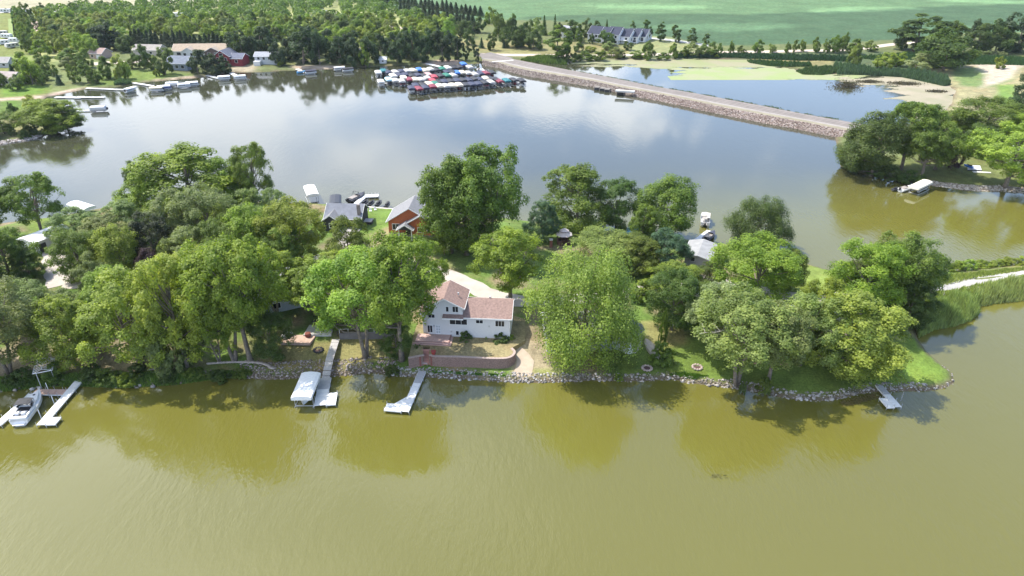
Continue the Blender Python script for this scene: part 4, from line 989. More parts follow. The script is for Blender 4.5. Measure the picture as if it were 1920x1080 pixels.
blades('weeds', [(1700,530),(1745,518),(1830,511),(1960,497),(2100,480),(2100,486),(1920,508),(1830,522),(1720,542)], 9000, .8, .18, (.22,.26,.08), 'grassy verge on the far side of the gravel road', 'weeds', seed=5)
blades('weeds', [(-100,700),(30,712),(75,705),(150,702),(235,700),(330,698),(470,694),(475,706),(400,712),(330,722),(235,728),(150,725),(75,726),(30,733),(-100,742)], 16000, .8, .20, (.14,.22,.05), 'green weeds covering the stones of the left bank', 'weeds', seed=6)
blades('weeds', [(800,696),(860,698),(945,703),(950,708),(900,706),(830,703),(798,702)], 5000, .25, .10, (.10,.22,.03), 'strip of bright grass below the block wall', 'grass', seed=7)
blades('weeds', [(1260,700),(1330,705),(1300,716),(1255,706)], 1500, .6, .14, (.09,.17,.03), 'tuft of bright weeds beside the fire rings', 'weeds', seed=8)
blades('reeds', [(1562,124),(1600,128),(1640,136),(1700,137),(1745,143),(1775,150),(1782,158),(1770,162),(1730,153),(1690,145),(1620,141),(1570,140)], 16000, 3.2, .45, REEDD, 'dark band of reeds along the back of the pond', seed=9)
blades('reeds', [(1492,134),(1520,128),(1560,126),(1575,136),(1540,141),(1505,140)], 5000, 1.7, .4, (.06,.10,.045), 'low reed island at the back of the pond', seed=10)
blades('reeds', [(1400,114),(1450,117),(1520,120),(1522,125),(1480,127),(1440,124),(1405,118)], 6000, 1.8, .4, (.05,.095,.042), 'reed bank left of the low reed island', seed=11)
blades('reeds', [(1270,104),(1400,103),(1560,107),(1600,110),(1590,116),(1500,114),(1380,110),(1270,110)], 12000, 2.0, .5, (.035,.075,.042), 'long dark reed strip below the hedge line', seed=12)
blades('reeds', [(975,114),(1010,106),(1040,107),(1065,116),(1062,122),(1020,120)], 5000, 1.8, .35, (.09,.14,.04), 'weedy corner where the causeway meets the pond', seed=13)
blades('reeds', [(1600,108),(1700,100),(1900,108),(1960,112),(1960,124),(1800,122),(1700,120)], 12000, 1.6, .5, (.05,.10,.04), 'rough green marsh grass at the upper right', 'grass', seed=14)
blades('reeds', [(213,157),(228,152),(245,153),(248,157),(230,160),(215,160)], 1500, 1.8, .35, REEDD, 'little reed patch by the far left docks', seed=15)
# verge bushes on the pond side of the causeway
r9 = np.random.RandomState(4); V9 = []; A9 = []
for k in range(120):
    i = r9.randint(35, 118); b = CB[i]; f = CF[i]; d = Vector((b.x-f.x, b.y-f.y, 0)).normalized(); n = 26
    c = np.array([b.x+d.x*r9.uniform(.2,1.4), b.y+d.y*.6, 2.2])+r9.normal(0,1,(n,3))*np.array([.9,.6,.28])*r9.uniform(.4,1.0)
    nn = r9.normal(size=(n,3))+np.array([0,0,.8]); nn /= np.linalg.norm(nn,axis=1)[:,None]; t = np.cross(nn, r9.normal(size=(n,3))); t /= np.linalg.norm(t,axis=1)[:,None]; bb = np.cross(nn,t); s = .28
    V9.append(np.stack([c-t*s, c+bb*s*.7, c+t*s, c-bb*s*.7],1).reshape(-1,3)); A9.append(r9.rand(n))
V9 = np.concatenate(V9)
tag(inst('roadside_weeds', mesh_np('roadside_weeds', V9, np.arange(len(V9)).reshape(-1,4), LEAF, attrs={'var': ('FACE', np.concatenate(A9))}), color=(.05,.08,.03)), 'scrubby weeds along the pond side of the causeway', 'weeds', kind='stuff')

# ------------------------------------------------------------------ pond: algae mats, mud, snags
def patchy(name, c1, c2, thr, scale=.11, stretch=(.35,1,1)):
    m = bpy.data.materials.new(name); m.use_nodes = True; nt = m.node_tree; bs = nt.nodes['Principled BSDF']; N = nt.nodes.new; L = nt.links.new
    tc = N('ShaderNodeTexCoord'); mp = N('ShaderNodeMapping'); mp.inputs['Scale'].default_value = stretch; L(tc.outputs['Object'], mp.inputs['Vector'])
    nz = N('ShaderNodeTexNoise'); nz.inputs['Scale'].default_value = scale; nz.inputs['Detail'].default_value = 8; nz.inputs['Roughness'].default_value = .62; L(mp.outputs[0], nz.inputs['Vector'])
    at = N('ShaderNodeAttribute'); at.attribute_name = 'edge'
    ad = N('ShaderNodeMath'); L(nz.outputs['Fac'], ad.inputs[0]); L(at.outputs['Fac'], ad.inputs[1])
    mr = N('ShaderNodeMapRange'); L(ad.outputs[0], mr.inputs['Value']); mr.inputs['From Min'].default_value = thr; mr.inputs['From Max'].default_value = thr+.03
    mx = N('ShaderNodeMixRGB'); n2 = N('ShaderNodeTexNoise'); n2.inputs['Scale'].default_value = scale*.7; n2.inputs['Detail'].default_value = 5; L(tc.outputs['Object'], n2.inputs['Vector'])
    m2 = N('ShaderNodeMapRange'); L(n2.outputs['Fac'], m2.inputs['Value']); m2.inputs['From Min'].default_value = .4; m2.inputs['From Max'].default_value = .6; L(m2.outputs[0], mx.inputs[0])
    mx.inputs[1].default_value = (*c1,1); mx.inputs[2].default_value = (*c2,1); L(mx.outputs[0], bs.inputs['Base Color']); L(mr.outputs[0], bs.inputs['Alpha']); bs.inputs['Roughness'].default_value = .8
    return m
def mat_sheet(name, px, z, m, label, cat='algae', n=110, soft=14):
    poly = [P(*p).xy for p in px]; xs = [q.x for q in poly]; ys = [q.y for q in poly]
    X, Y = np.meshgrid(np.linspace(min(xs),max(xs),n), np.linspace(min(ys),max(ys),n)); d = sdf(poly, X, Y)
    e = np.clip(d/(soft*1.5), -1, 1)*.34+.03*np.sin(X*.11+Y*.07)+.03*np.sin(X*.05-Y*.19); V = np.stack([X,Y,np.full_like(X,z)],-1).reshape(-1,3); i = np.arange(n-1)[:,None]*n+np.arange(n-1)[None,:]
    F = np.stack([i,i+1,i+n+1,i+n],-1).reshape(-1,4); keep = (d.ravel()[F].max(1) > -soft*.6); 
    return tag(inst(name, mesh_np(name, V, F[keep], m, attrs={'edge': ('POINT', e.ravel())})), label, cat, kind='stuff')
mat_sheet('algae_mat', [(1068,114),(1110,110),(1250,108),(1400,110),(1450,124),(1420,130),(1300,124),(1200,124),(1130,122),(1090,120)], .012, patchy('tan_algae', (.27,.25,.15), (.23,.25,.11), .42), 'tan algae mat along the back edge of the pond')
mat_sheet('algae_mat', [(1250,142),(1290,132),(1380,128),(1450,124),(1500,133),(1560,139),(1640,140),(1600,150),(1500,150),(1420,150),(1330,150),(1260,148)], .018, patchy('green_algae', (.24,.29,.11), (.27,.28,.15), .42), 'yellow green algae mat in the middle of the pond')
mat_sheet('algae_mat', [(1590,148),(1640,138),(1700,139),(1770,150),(1800,170),(1800,200),(1760,232),(1720,230),(1700,200),(1690,178),(1660,162),(1610,156)], .024, patchy('dry_algae', (.32,.275,.195), (.26,.24,.15), .47), 'dried beige algae flat at the right end of the pond')
def snag(px, py, w, label, seed, hh=1.6):
    p = P(px, py); r = np.random.RandomState(seed); n = int(600*w/8); c = np.stack([r.normal(0,w*.28,n), r.normal(0,w*.16,n), np.abs(r.normal(0,hh*.5,n))],-1)
    nn = r.normal(size=(n,3)); nn /= np.linalg.norm(nn,axis=1)[:,None]; t = np.cross(nn, r.normal(size=(n,3))); t /= np.linalg.norm(t,axis=1)[:,None]; b = np.cross(nn,t)
    V = np.stack([c-t*.55, c+b*.14, c+t*.55, c-b*.14],1).reshape(-1,3)
    o = inst('brush_pile', mesh_np('brush_pile', V, np.arange(len(V)).reshape(-1,4), LEAF, attrs={'var': ('FACE', r.rand(n))}), loc=(p.x,p.y,.0), color=(.07,.06,.045)); tag(o, label, 'brush pile', kind='stuff')
snag(1587,163,13,'largest dead brush pile standing in the pond',1,2.6); snag(1630,154,10,'low dark brush pile right of the largest one',2,.8); snag(1694,157,14,'long low brush pile on the algae flat',3,.5); snag(1755,172,8,'dark debris at the right edge of the algae flat',4,.6)

# floating weed and leaf litter near the point and small flecks on the open water
def litter(px, n, label, seed, size=.16, col=(.16,.13,.05)):
    poly = [P(*q).xy for q in px]; r = np.random.RandomState(seed); xs = [q.x for q in poly]; ys = [q.y for q in poly]
    x = r.uniform(min(xs), max(xs), n*3); y = r.uniform(min(ys), max(ys), n*3); ok = sdf(poly, x, y) > 0; x, y = x[ok][:n], y[ok][:n]; n = len(x)
    a = r.rand(n)*6.28; s = size*r.uniform(.4,1.5,n); c, d = np.cos(a)*s, np.sin(a)*s; z = np.full(n, .012)
    V = np.stack([np.stack([x-c,y-d,z],-1), np.stack([x+d*.35,y-c*.35,z+.01],-1), np.stack([x+c,y+d,z],-1), np.stack([x-d*.35,y+c*.35,z+.01],-1)],1)
    tag(inst('floating_weed', mesh_np('floating_weed', V.reshape(-1,3), np.arange(n*4).reshape(-1,4), LEAF, attrs={'var': ('FACE', r.rand(n))}), color=col), label, 'weed', kind='stuff')
litter([(1575,752),(1640,738),(1650,745),(1610,758),(1580,762)], 260, 'brown floating weed left of the short dock at the point', 1, .3)
litter([(1335,888),(1362,888),(1366,896),(1336,898)], 26, 'small dark patch of floating weed on the open near water', 2, .24, (.10,.095,.03))
litter([(0,738),(240,730),(500,714),(760,706),(1060,720),(1300,724),(1500,752),(1480,775),(1300,742),(1060,735),(760,722),(500,730),(240,748),(0,760)], 700, 'leaf litter floating along the near bank', 3, .12, (.17,.15,.06))

# ------------------------------------------------------------------ buildings
SIDW = striped('white_siding', (.62,.62,.62), 'Z', .25, depth=.08, var=.03); SIDG = striped('light_grey_siding', (.44,.46,.47), 'Z', .25, depth=.08, var=.04)
SHPINK = mat('pink_brown_shingles', (.26,.175,.15), .9, .22, 2.5, .4, 9); SHGREY = mat('grey_shingles', (.21,.21,.22), .9, .12, 2.0, .4, 9)
SHDARK = mat('slate_shingles', (.085,.09,.13), .9, .12, .8, .3, 5); SHTAN = mat('tan_shingles', (.36,.30,.24), .9, .10, .5, .3, 5)
TRIM = mat('white_trim', (.78,.78,.77), .5, .04)
BLACKS = striped('black_siding', (.045,.045,.05), 'Z', .25); ORANGE = striped('orange_siding', (.42,.12,.045), 'Z', .25)
STONEB = mat('stone_base', (.22,.19,.18), .9, .3, 3, .5, 5); WALLC = mat('wall_paint', objcol=True, rough=.7, var=.05, spec=.2); ROOFC = mat('roof_paint', objcol=True, rough=.95, var=.14, vscale=.8, spec=.08)
DOORW = mat('white_door', (.75,.76,.78), .4, .03)
def face(org, yaw):
    c, s = math.cos(yaw), math.sin(yaw); ex = Vector((c, s, 0)); n = Vector((-s, c, 0))
    def f(px, py, y=0.0):
        u = (px-960)/FOC; v = (540-py)/FOC; d = Vector((u, CP+v*SP, -SP+v*CP)); o = Vector((0,0,CAMH))-org
        t = (y-o.dot(n))/d.dot(n); q = o+d*t; return q.dot(ex), q.z
    return f
def window(t, x, z, w, h, y=0.0, n=1, side=None, frame=TRIM, fr=.09, name='window'):
    """window on a wall: y = wall plane (facing -y), or side=+1/-1 on the plane x=y0 facing +x/-x"""
    m = MB(); g = MB(); d = .07
    def B(mm, a0, b0, a1, b1, p0, p1):
        if side is None: mm.box(a0, y-p1, b0, a1, y-p0, b1)
        else:
            q0, q1 = (y+p0, y+p1) if side > 0 else (y-p1, y-p0); mm.box(q0, a0, b0, q1, a1, b1)
    x0, x1 = x-w/2, x+w/2; z0, z1 = z-h/2, z+h/2
    B(m, x0-fr, z0-fr, x1+fr, z0, .0, d); B(m, x0-fr, z1, x1+fr, z1+fr, .0, d); B(m, x0-fr, z0, x0, z1, .0, d); B(m, x1, z0, x1+fr, z1, .0, d)
    for i in range(1, n): xx = x0+(x1-x0)*i/n; B(m, xx-fr*.4, z0, xx+fr*.4, z1, .0, d)
    f = m.build(name, frame, t)
    B(g, x0, z0, x1, z1, .005, .025); g.build('pane', GLASS, f); return f
def gable(t, x0, x1, y0, y1, z0, ze, rise, ridge, wall, roof, oh=.45, trim=TRIM, wcol=None, rcol=None, th=.16, base=None):
    m = MB()
    if ridge == 'x': prof = [(y0,z0),(y1,z0),(y1,ze),((y0+y1)/2,ze+rise),(y0,ze)]; m.ext(prof, x0, x1, 'x'); a0, a1, c = y0, y1, (y0+y1)/2
    else: prof = [(x0,z0),(x1,z0),(x1,ze),((x0+x1)/2,ze+rise),(x0,ze)]; m.ext(prof, y0, y1, 'y'); a0, a1, c = x0, x1, (x0+x1)/2
    w = m.build('wall', wall, t, color=wcol)
    sl = rise/((a1-a0)/2); m = MB(); b0, b1 = (x0-oh, x1+oh) if ridge == 'x' else (y0-oh, y1+oh)
    e0, e1 = a0-oh, a1+oh; zl = ze-oh*sl+.02
    m.ext([(e0, zl), (c, ze+rise+.02), (c, ze+rise+.02+th), (e0, zl+th)], b0, b1, 'x' if ridge == 'x' else 'y')
    m.ext([(c, ze+rise+.02), (e1, zl), (e1, zl+th), (c, ze+rise+.02+th)], b0, b1, 'x' if ridge == 'x' else 'y')
    r = m.build('roof', roof, t, color=rcol)
    if trim is not None:
        m = MB()
        for q in (b0-.05, b1-.01):
            m.ext([(e0-.03, zl-.06), (c, ze+rise-.04), (c, ze+rise+th+.03), (e0-.03, zl+th+.02)], q, q+.06, 'x' if ridge == 'x' else 'y')
            m.ext([(c, ze+rise-.04), (e1+.03, zl-.06), (e1+.03, zl+th+.02), (c, ze+rise+th+.03)], q, q+.06, 'x' if ridge == 'x' else 'y')
        for q in (e0-.08, e1+.01):
            if ridge == 'x': m.box(b0, q, zl-.04, b1, q+.07, zl+th+.0)
            else: m.box(q, b0, zl-.04, q+.07, b1, zl+th+.0)
        m.build('fascia', trim, r)
    return w, r
def white_house():
    org = P(801,629,3.06); yaw = R(-4.5); t = empty('split_level_house', org, yaw, 'white two storey house with pinkish red shingle roofs above the block wall', 'house')
    F = face(org, yaw); X = lambda px, py: F(px, py)[0]; Z = lambda px, py: F(px, py)[1]
    xr = X(956,632); xm = X(868,600); xl = .3
    ZE = 4.7; UE = 6.6
    gable(t, xm, xr, 0, 7.4, -.6, ZE, 1.75, 'x', SIDW, SHPINK)
    gable(t, -.9, xl, .8, 6.5, -.6, ZE, 1.2, 'x', SIDW, SHPINK)
    gable(t, xl, xm, 0, 7.0, -.6, UE, 1.8, 'y', SIDW, SHPINK)
    m = MB(); m.ext([(-1.1, ZE-.15), (0, ZE+.22), (0, ZE+.36), (-1.1, ZE+.0)], X(831,596), xm+.2, 'x'); m.build('porch_roof', SHPINK, t)
    m = MB(); m.box(X(831,596), -1.18, ZE-.22, xr+.4, -1.10, ZE+.02); 
    m = MB(); m.box(X(831,596), -1.19, ZE-.22, xm+.2, -1.11, ZE+.03); m.build('gutter', TRIM, t)
    def win(a, b, c, d, n=1, fr=.07):
        x0, z1 = F(740+a/5.4, 500+c/5.4); x1, z0 = F(740+b/5.4, 500+d/5.4); window(t, (x0+x1)/2, (z0+z1)/2, x1-x0, z1-z0, 0, n, fr=fr)
    win(518,546,405,455); win(585,643,403,460,2); win(340,405,480,517,2)
    win(557,733,527,588,3); win(824,893,539,574,2); win(1020,1110,547,606,3); win(332,384,592,664,2); win(620,650,650,690); win(1054,1086,668,690)
    x0, z1 = F(740+412/5.4, 500+588/5.4); x1, z0 = F(740+465/5.4, 500+682/5.4)
    m = MB(); m.box(x0, -.06, z0, x1, 0.02, z1); d = m.build('door', DOORW, t)
    m = MB()
    for i in range(2):
        for j in range(3): m.box(x0+.15+i*(x1-x0)*.47, -.075, z0+.25+j*(z1-z0)*.3, x0+.12+(i*.47+.36)*(x1-x0), -.061, z0+.25+(j*.3+.22)*(z1-z0))
    m.build('door_pane', mat('pale_glass', (.45,.47,.50), .2, .05), d)
    for q in (xr, ): m = MB(); m.tube([(xr-.05,-.1,-.5),(xr-.05,-.1,ZE-.1)], .06, 6); m.build('downspout', TRIM, t)
    for (zx, zy) in ((575,655),(955,605),(398,600)):
        x, z = F(740+zx/5.4, 500+zy/5.4); m = MB(); m.cbox((x,-.1,z), (.28,.2,.24)); m.build('wall_vent', ALU, t)
    m = MB(); m.lathe([(.16,0),(.16,.5)], 8, (xm-1.2, 3.0, UE+1.1)); m.build('roof_vent', ALU, t)
    m = MB(); m.box(xr-4.5, 5.0, ZE+1.0, xr-4.1, 5.4, ZE+1.7); m.build('roof_vent', ALU, t)
    # brick patio with two steps
    p = empty('brick_patio', t.matrix_world @ Vector((0,0,0)) if False else org, yaw, 'pinkish brick patio with a step before the white house door', 'patio')
    xa, xb = X(787,646), X(852,640)
    PV = mat('pink_pavers', (.50,.335,.29), .85, .14, 6, .3, 12); PD = mat('dark_paver_edge', (.27,.15,.13), .9, .15, 5)
    m = MB(); m.box(xa-.2, -3.0, -.3, xb-.5, -.01, .40); m.build('upper_slab', PV, p)
    m = MB(); m.box(xa-.6, -3.5, -.3, xb-.1, -3.01, .20); m.box(xb-.49, -3.0, -.3, xb-.1, -.4, .20); m.build('lower_step', PV, p)
    m = MB(); m.box(xa-.2, -3.02, .40, xb-.5, -2.8, .43); m.box(xb-.7, -2.8, .40, xb-.48, -.02, .43); m.box(xa-.6, -3.52, .20, xb-.1, -3.35, .23); m.build('edge_course', PD, p)
    return t
white_house()

# terrace, block wall and brick steps
TOPW = [(766,672),(780,669),(793,667)]; TOPR = [(804,665.5),(812,668),(830,669),(860,669.5),(890,671),(920,672.5),(945,672.5),(957,670),(964,665),(966,659),(961,653)]
wl = [P(*q, 3.12) for q in TOPW]; wr = [P(*q, 3.12) for q in TOPR]
def smooth_line(L, n):
    out = []
    for i in range(len(L)-1):
        p0, p1, p2, p3 = L[max(i-1,0)], L[i], L[i+1], L[min(i+2,len(L)-1)]
        for k in range(n):
            t = k/n; out.append(.5*((2*p1)+(p2-p0)*t+(2*p0-5*p1+4*p2-p3)*t*t+(3*p1-p0-3*p2+p3)*t**3))
    out.append(L[-1]); return out
def block_wall(L, label, zb=.9, zt=3.08, th=.35, bl=.48):
    L = smooth_line(L, 6); t = empty('block_retaining_wall', (L[0].x, L[0].y, 0), 0, label, 'wall')
    o = L[0]; S = [0]
    for i in range(len(L)-1): S.append(S[-1]+(L[i+1].xy-L[i].xy).length)
    def at(s):
        s = min(max(s,0),S[-1]); j = max(i for i in range(len(S)) if S[i] <= s+1e-9); j = min(j, len(L)-2)
        a = L[j].lerp(L[j+1], (s-S[j])/(S[j+1]-S[j]+1e-9)); d = (L[j+1].xy-L[j].xy).normalized(); return a, d
    nc = 10; hc = (zt-zb)/nc; rr = random.Random(3); m = MB()
    for c in range(nc):
        s = -(c % 2)*bl/2
        while s < S[-1]:
            s0, s1 = max(s,0)+.015, min(s+bl,S[-1])-.015; s += bl
            if s1-s0 < .1: continue
            a, d = at((s0+s1)/2); n = Vector((d.y,-d.x)); w = (s1-s0)/2; pr = rr.uniform(0,.035)+.01*(nc-c)
            z0 = zb+c*hc+.012; z1 = zb+(c+1)*hc-.012
            q = lambda u, v, z: (a.x-o.x+d.x*u+n.x*v, a.y-o.y+d.y*u+n.y*v, z)
            m.add([q(-w,-th,z0),q(w,-th,z0),q(w,pr,z0),q(-w,pr,z0),q(-w,-th,z1),q(w,-th,z1),q(w,pr,z1),q(-w,pr,z1)], [(0,1,2,3),(7,6,5,4),(4,5,1,0),(5,6,2,1),(6,7,3,2),(7,4,0,3)])
    tag(m.build('block_courses', BRICK, t), kind='stuff')
    m = MB(); s = 0
    while s < S[-1]-.1:
        a, d = at(s+.3); n = Vector((d.y,-d.x)); w = .285; q = lambda u, v, z: (a.x-o.x+d.x*u+n.x*v, a.y-o.y+d.y*u+n.y*v, z)
        m.add([q(-w,-th-.05,zt),q(w,-th-.05,zt),q(w,.09,zt),q(-w,.09,zt),q(-w,-th-.05,zt+.1),q(w,-th-.05,zt+.1),q(w,.09,zt+.1),q(-w,.09,zt+.1)], [(0,1,2,3),(7,6,5,4),(4,5,1,0),(5,6,2,1),(6,7,3,2),(7,4,0,3)]); s += .6
    tag(m.build('cap_stones', mat('cap_stone', (.40,.31,.27), .9, .12, 5), t), kind='stuff')
    return t
block_wall(wr, 'long brown block retaining wall curving at its right end')
block_wall(wl, 'short brown block wall left of the brick steps')
def terrace():
    back = [P(961,653,3.05), P(985,640,3.0), P(985,600,3.0), P(940,585,3), P(790,585,3), P(775,630,3.0), P(770,655,3.0)]
    poly = [(q.x, q.y) for q in smooth_line(wl,3)]+[(P(793.5,650,3.05).x, P(793.5,650,3.05).y),(P(806,650,3.05).x, P(806,650,3.05).y)]+[(q.x, q.y) for q in smooth_line(wr,4)]+[(q.x, q.y) for q in back]
    # shrink the front slightly so that the wall face stands clear
    poly = [(x, y+.2) for x, y in poly]
    m = MB(); m.prism(poly, -.3, 3.07); me = m.mesh('terrace_ground'); c = np.tile(np.array([.235,.20,.105,1.]), (len(me.vertices),1))
    a = me.attributes.new('col','FLOAT_COLOR','POINT'); a.data.foreach_set('color', c.astype(np.float32).ravel()); me.materials.append(bpy.data.materials['ground'])
    tag(inst('terrace_ground', me), kind='structure')
terrace()
def brick_steps():
    a, b = P(797.5,667,3.1), P(800,650,3.1); a = P(799,668,3.05)
    bot = P(799,683,1.2); t = empty('brick_steps', (bot.x, bot.y, 0), R(3), 'dark red brick steps leading down from the patio to the dock', 'steps')
    L = (a-bot).length; n = 10; m = MB(); m.box(-.85,-.0,-.0,.85,.34,.19); me = m.mesh('step'); me.materials.append(mat('red_brick_tread', (.42,.22,.18), .9, .2, 6))
    ylen = (a.y-bot.y)+2.2
    for i in range(n): inst('step', me, t, (0, i*ylen/n, 1.12+i*.2))
    m = MB(); m.box(-1.2,-.3,.6,-.86,ylen*.75,3.0); m.box(.86,-.3,.6,1.2,ylen*.6,3.0); m.build('side_wall', REDBR, t)
brick_steps()
p = P(886,683,1.25); m = MB(); m.box(-.35,-.25,0,.35,.25,.75); o = m.build('utility_box', mat('pale_box', (.62,.60,.60), .6, .05), None, p); tag(o, 'small pale utility box standing before the block wall', 'utility box')
p = P(813,664,3.1); m = MB(); m.lathe([(.3,0),(.42,.35),(.5,.7),(.42,.72)], 10); o = m.build('planter', mat('red_planter', (.30,.05,.04), .6, .1), None, p); tag(o, 'dark red planter at the top of the brick steps', 'planter')

def simple_house(px, py, W, D, h, rise, ridge, yaw, wcol, rcol, name, label, wins=(), z=None, door=None, trim=TRIM, cat='house', oh=.5, chimney=None, group=None):
    p = G(px, py); 
    if z is not None: p = P(px, py, z)
    t = empty(name, p, R(yaw), label, cat, group)
    w, r = gable(t, -W/2, W/2, 0, D, -.8, h, rise, ridge, WALLC, ROOFC, oh=oh, trim=trim, wcol=wcol, rcol=rcol)
    for (x, zz, ww, hh) in wins: window(t, x, zz, ww, hh)
    if door: x, ww, col = door; m = MB(); m.box(x-ww/2, -.08, -.0, x+ww/2, .02, 2.2); m.build('door', WALLC, t, color=col)
    if chimney: m = MB(); cx, cy = chimney; m.box(cx-.4, cy-.4, h, cx+.4, cy+.4, h+rise+1.0); m.build('chimney', STONEB, r)
    return t
# grey gabled house, mostly under the trees on the left
t = simple_house(512,588,13,9,4.4,3.0,'x',28,(.42,.45,.46),(.44,.43,.43),'gabled_house','light grey gabled house mostly hidden under trees left of the middle walkway',[(-3,1.6,1.5,1.2),(1,1.6,1.5,1.2),(-3,3.5,1.2,1.0)])
window(t, 4.5, 3.6, 1.6, 1.0, 6.5, side=1)
# black cottage
t = simple_house(645,428,9.2,7.5,3.0,2.4,'x',-4,(.05,.05,.055),(.20,.21,.24),'black_cottage','black cottage with a grey roof and one white framed window',[],trim=TRIM, chimney=(4.2,1.0))
gable(t, -4.7, -.6, -2.2, 3.5, -.8, 2.9, 1.5, 'y', BLACKS, SHGREY, oh=.35); window(t, -2.5, 1.6, 1.0, 1.1, -2.2, 1, fr=.16)
m = MB(); m.box(-.5,-2.6,.0,4.6,0-.02,.25); m.build('deck', WOODG, t)
# orange house
org = G(768,443); t = empty('orange_house', org, R(-3), 'orange red house with stone base and white trimmed gables', 'house'); F = face(org, R(-3))
xa, _ = F(730,440); xb = xa+11.2
gable(t, xa, xb, 0, 8.5, 1.0, 4.2, 3.5, 'y', ORANGE, SHGREY, oh=.5)
gable(t, xa+4.6, xb+1.6, -1.4, 6, 1.0, 3.9, 2.4, 'y', ORANGE, SHGREY, oh=.45)
m = MB(); m.box(xa-.08,-.08,-.8,xb+.08,11.05,1.0); m.box(xa+4.5,-1.5,-.8,xb+1.7,-.08,1.0); m.build('stone_base', STONEB, t)
gable(t, xa+3.0, xa+6.6, -3.0, -.02, 3.0, 3.1, 1.2, 'y', BLACKS, SHGREY, oh=.35)
for q in (xa+3.2, xa+6.4): m = MB(); m.tube([(q,-2.8,-.5),(q,-2.8,3.0)], .13, 6); m.build('porch_post', TRIM, t)
window(t, xa+1.9, 2.6, 1.7, 1.5, 0, 2, fr=.12); window(t, xa+8.5, 2.4, 1.4, 1.2, -1.4, 1, fr=.1); window(t, xa+10.8, 2.4, 1.2, 1.2, -1.4, 1, fr=.1)
m = MB(); m.box(xa+4.7,-1.48,.1,xa+5.9,-1.38,2.4); m.build('door', mat('dark_door', (.03,.02,.02), .5, .1), t)
# garage with grey roof
t = simple_house(1305,500,5.6,9.0,2.3,.7,'y',-22,(.36,.36,.37),(.30,.30,.30),'grey_garage','garage with a plain grey roof between trees at the back shore',[(-1.0,1.8,1.0,1.0)],cat='garage')
# white shed
t = simple_house(58,474,5.2,9.0,3.2,.6,'y',-24,(.72,.72,.73),(.78,.78,.79),'white_shed','white flat roofed shed beside the pale drive at the left',[],cat='shed')
m = MB(); m.box(2.55, .8, .0, 2.68, 2.6, 2.3); m.build('door', DARK, t); window(t, 5.0, 1.7, 1.2, .9, 2.6, side=1)
# round porch house under the large tree
org = G(1182,662); t = empty('round_porch_house', org, R(4), 'pale house with a rounded porch and narrow windows under the largest tree', 'house')
gable(t, -16, -1.0, 1.0, 9, -.8, 4.2, 1.8, 'x', SIDG, SHGREY, oh=.4)
m = MB(); oc = [(math.cos(R(22.5+45*k))*2.5, 2.2+math.sin(R(22.5+45*k))*2.5) for k in range(8)]; m.prism(oc, -.8, 4.4); m.build('porch_wall', mat('cream_siding', (.55,.53,.48), .8, .08, 3), t)
oc2 = [(math.cos(R(22.5+45*k))*2.9, 2.2+math.sin(R(22.5+45*k))*2.9) for k in range(8)]; m = MB(); m.add([(x,y,4.4) for x, y in oc2]+[(0,2.2,5.7)], [(k,(k+1)%8,8) for k in range(8)]+[tuple(range(8))[::-1]]); m.build('porch_roof', SHGREY, t)
yf = 2.2-2.5*math.cos(R(22.5))
for xx in (-.45,.45): window(t, xx, 3.2, .6, 1.3, yf)
m = MB(); m.box(-.55,yf-.08,-.2,.35,yf-.01,2.0); m.build('door', DOORW, t)
for xx in (-4,-7,-10,-13): window(t, xx, 2.6, 1.2, 1.2, 1.0)
# point house among the thin trees
t = simple_house(1500,640,13,8,3.3,1.9,'x',-6,(.50,.49,.46),(.50,.49,.48),'point_cottage','pale low cottage hidden behind the ragged trees on the point',[(-4.5,1.7,1.4,1.2),(-1,1.7,1.8,1.3),(4,1.7,1.4,1.2)],door=(1.4,1.0,(.3,.05,.04)))
PV2 = mat('terracotta_pavers', (.46,.24,.18), .9, .15, 4)
for (px, py, w, d, rz, lb) in ((1423,672,3.0,2.6,8,'small terracotta paved patch beside the leaning trunk'),(1462,677,2.6,1.8,0,'pinkish paved patch in front of the point cottage'),(1552,668,1.6,4.5,-20,'narrow terracotta path right of the point cottage')):
    p = G(px, py); m = MB(); m.box(-w/2,-d/2,-.3,w/2,d/2,.16); o = m.build('paved_patch', PV2, None, p, R(rz)); tag(o, lb, 'paving')
# white house at the right edge
simple_house(1950,318,15,9,4.5,2.2,'x',-3,(.72,.72,.73),(.30,.30,.31),'white_lake_house','white house with grey roof at the right edge behind the willow like tree',[(-5,1.8,1.6,1.3),(-2,1.8,1.6,1.3),(2,1.8,1.6,1.3)])
# far houses
simple_house(375,106,31,12,3.4,3.0,'x',4,(.55,.53,.50),(.36,.29,.22),'long_tan_house','long house with tan roof and two dark gables across the lake',[(-12,1.7,2.4,1.6),(-8,1.7,1.6,1.4)],oh=.6)
t = [o for o in COL.objects if o.name == 'long_tan_house'][0]
BRN = mat('brown_gable', (.13,.09,.08), .8, .15, 1)
for cx, w in ((-5.5,8),(8.5,9)): gable(t, cx-w/2, cx+w/2, -3, 5, -.8, 3.2, 2.2, 'y', BRN if cx > 0 else SIDW, SHTAN, oh=.5); window(t, cx-2, 1.7, 1.6, 1.6, -3); window(t, cx+2, 1.7, 1.6, 1.6, -3)
t = simple_house(418,124,9,11,5.5,3.0,'y',-6,(.20,.03,.04),(.15,.16,.20),'red_barn_house','dark red gabled house with slate roof across the lake',[(0,6.2,2.2,1.6),(-2.4,3.8,1.4,1.6),(2.4,3.8,1.4,1.6)])
gable(t, 4.5, 11.5, 1, 10, -.8, 4.2, 2.2, 'x', WALLC, ROOFC, wcol=(.20,.03,.04), rcol=(.15,.16,.20)); window(t, 8, 2.6, 1.6, 1.6, 1)
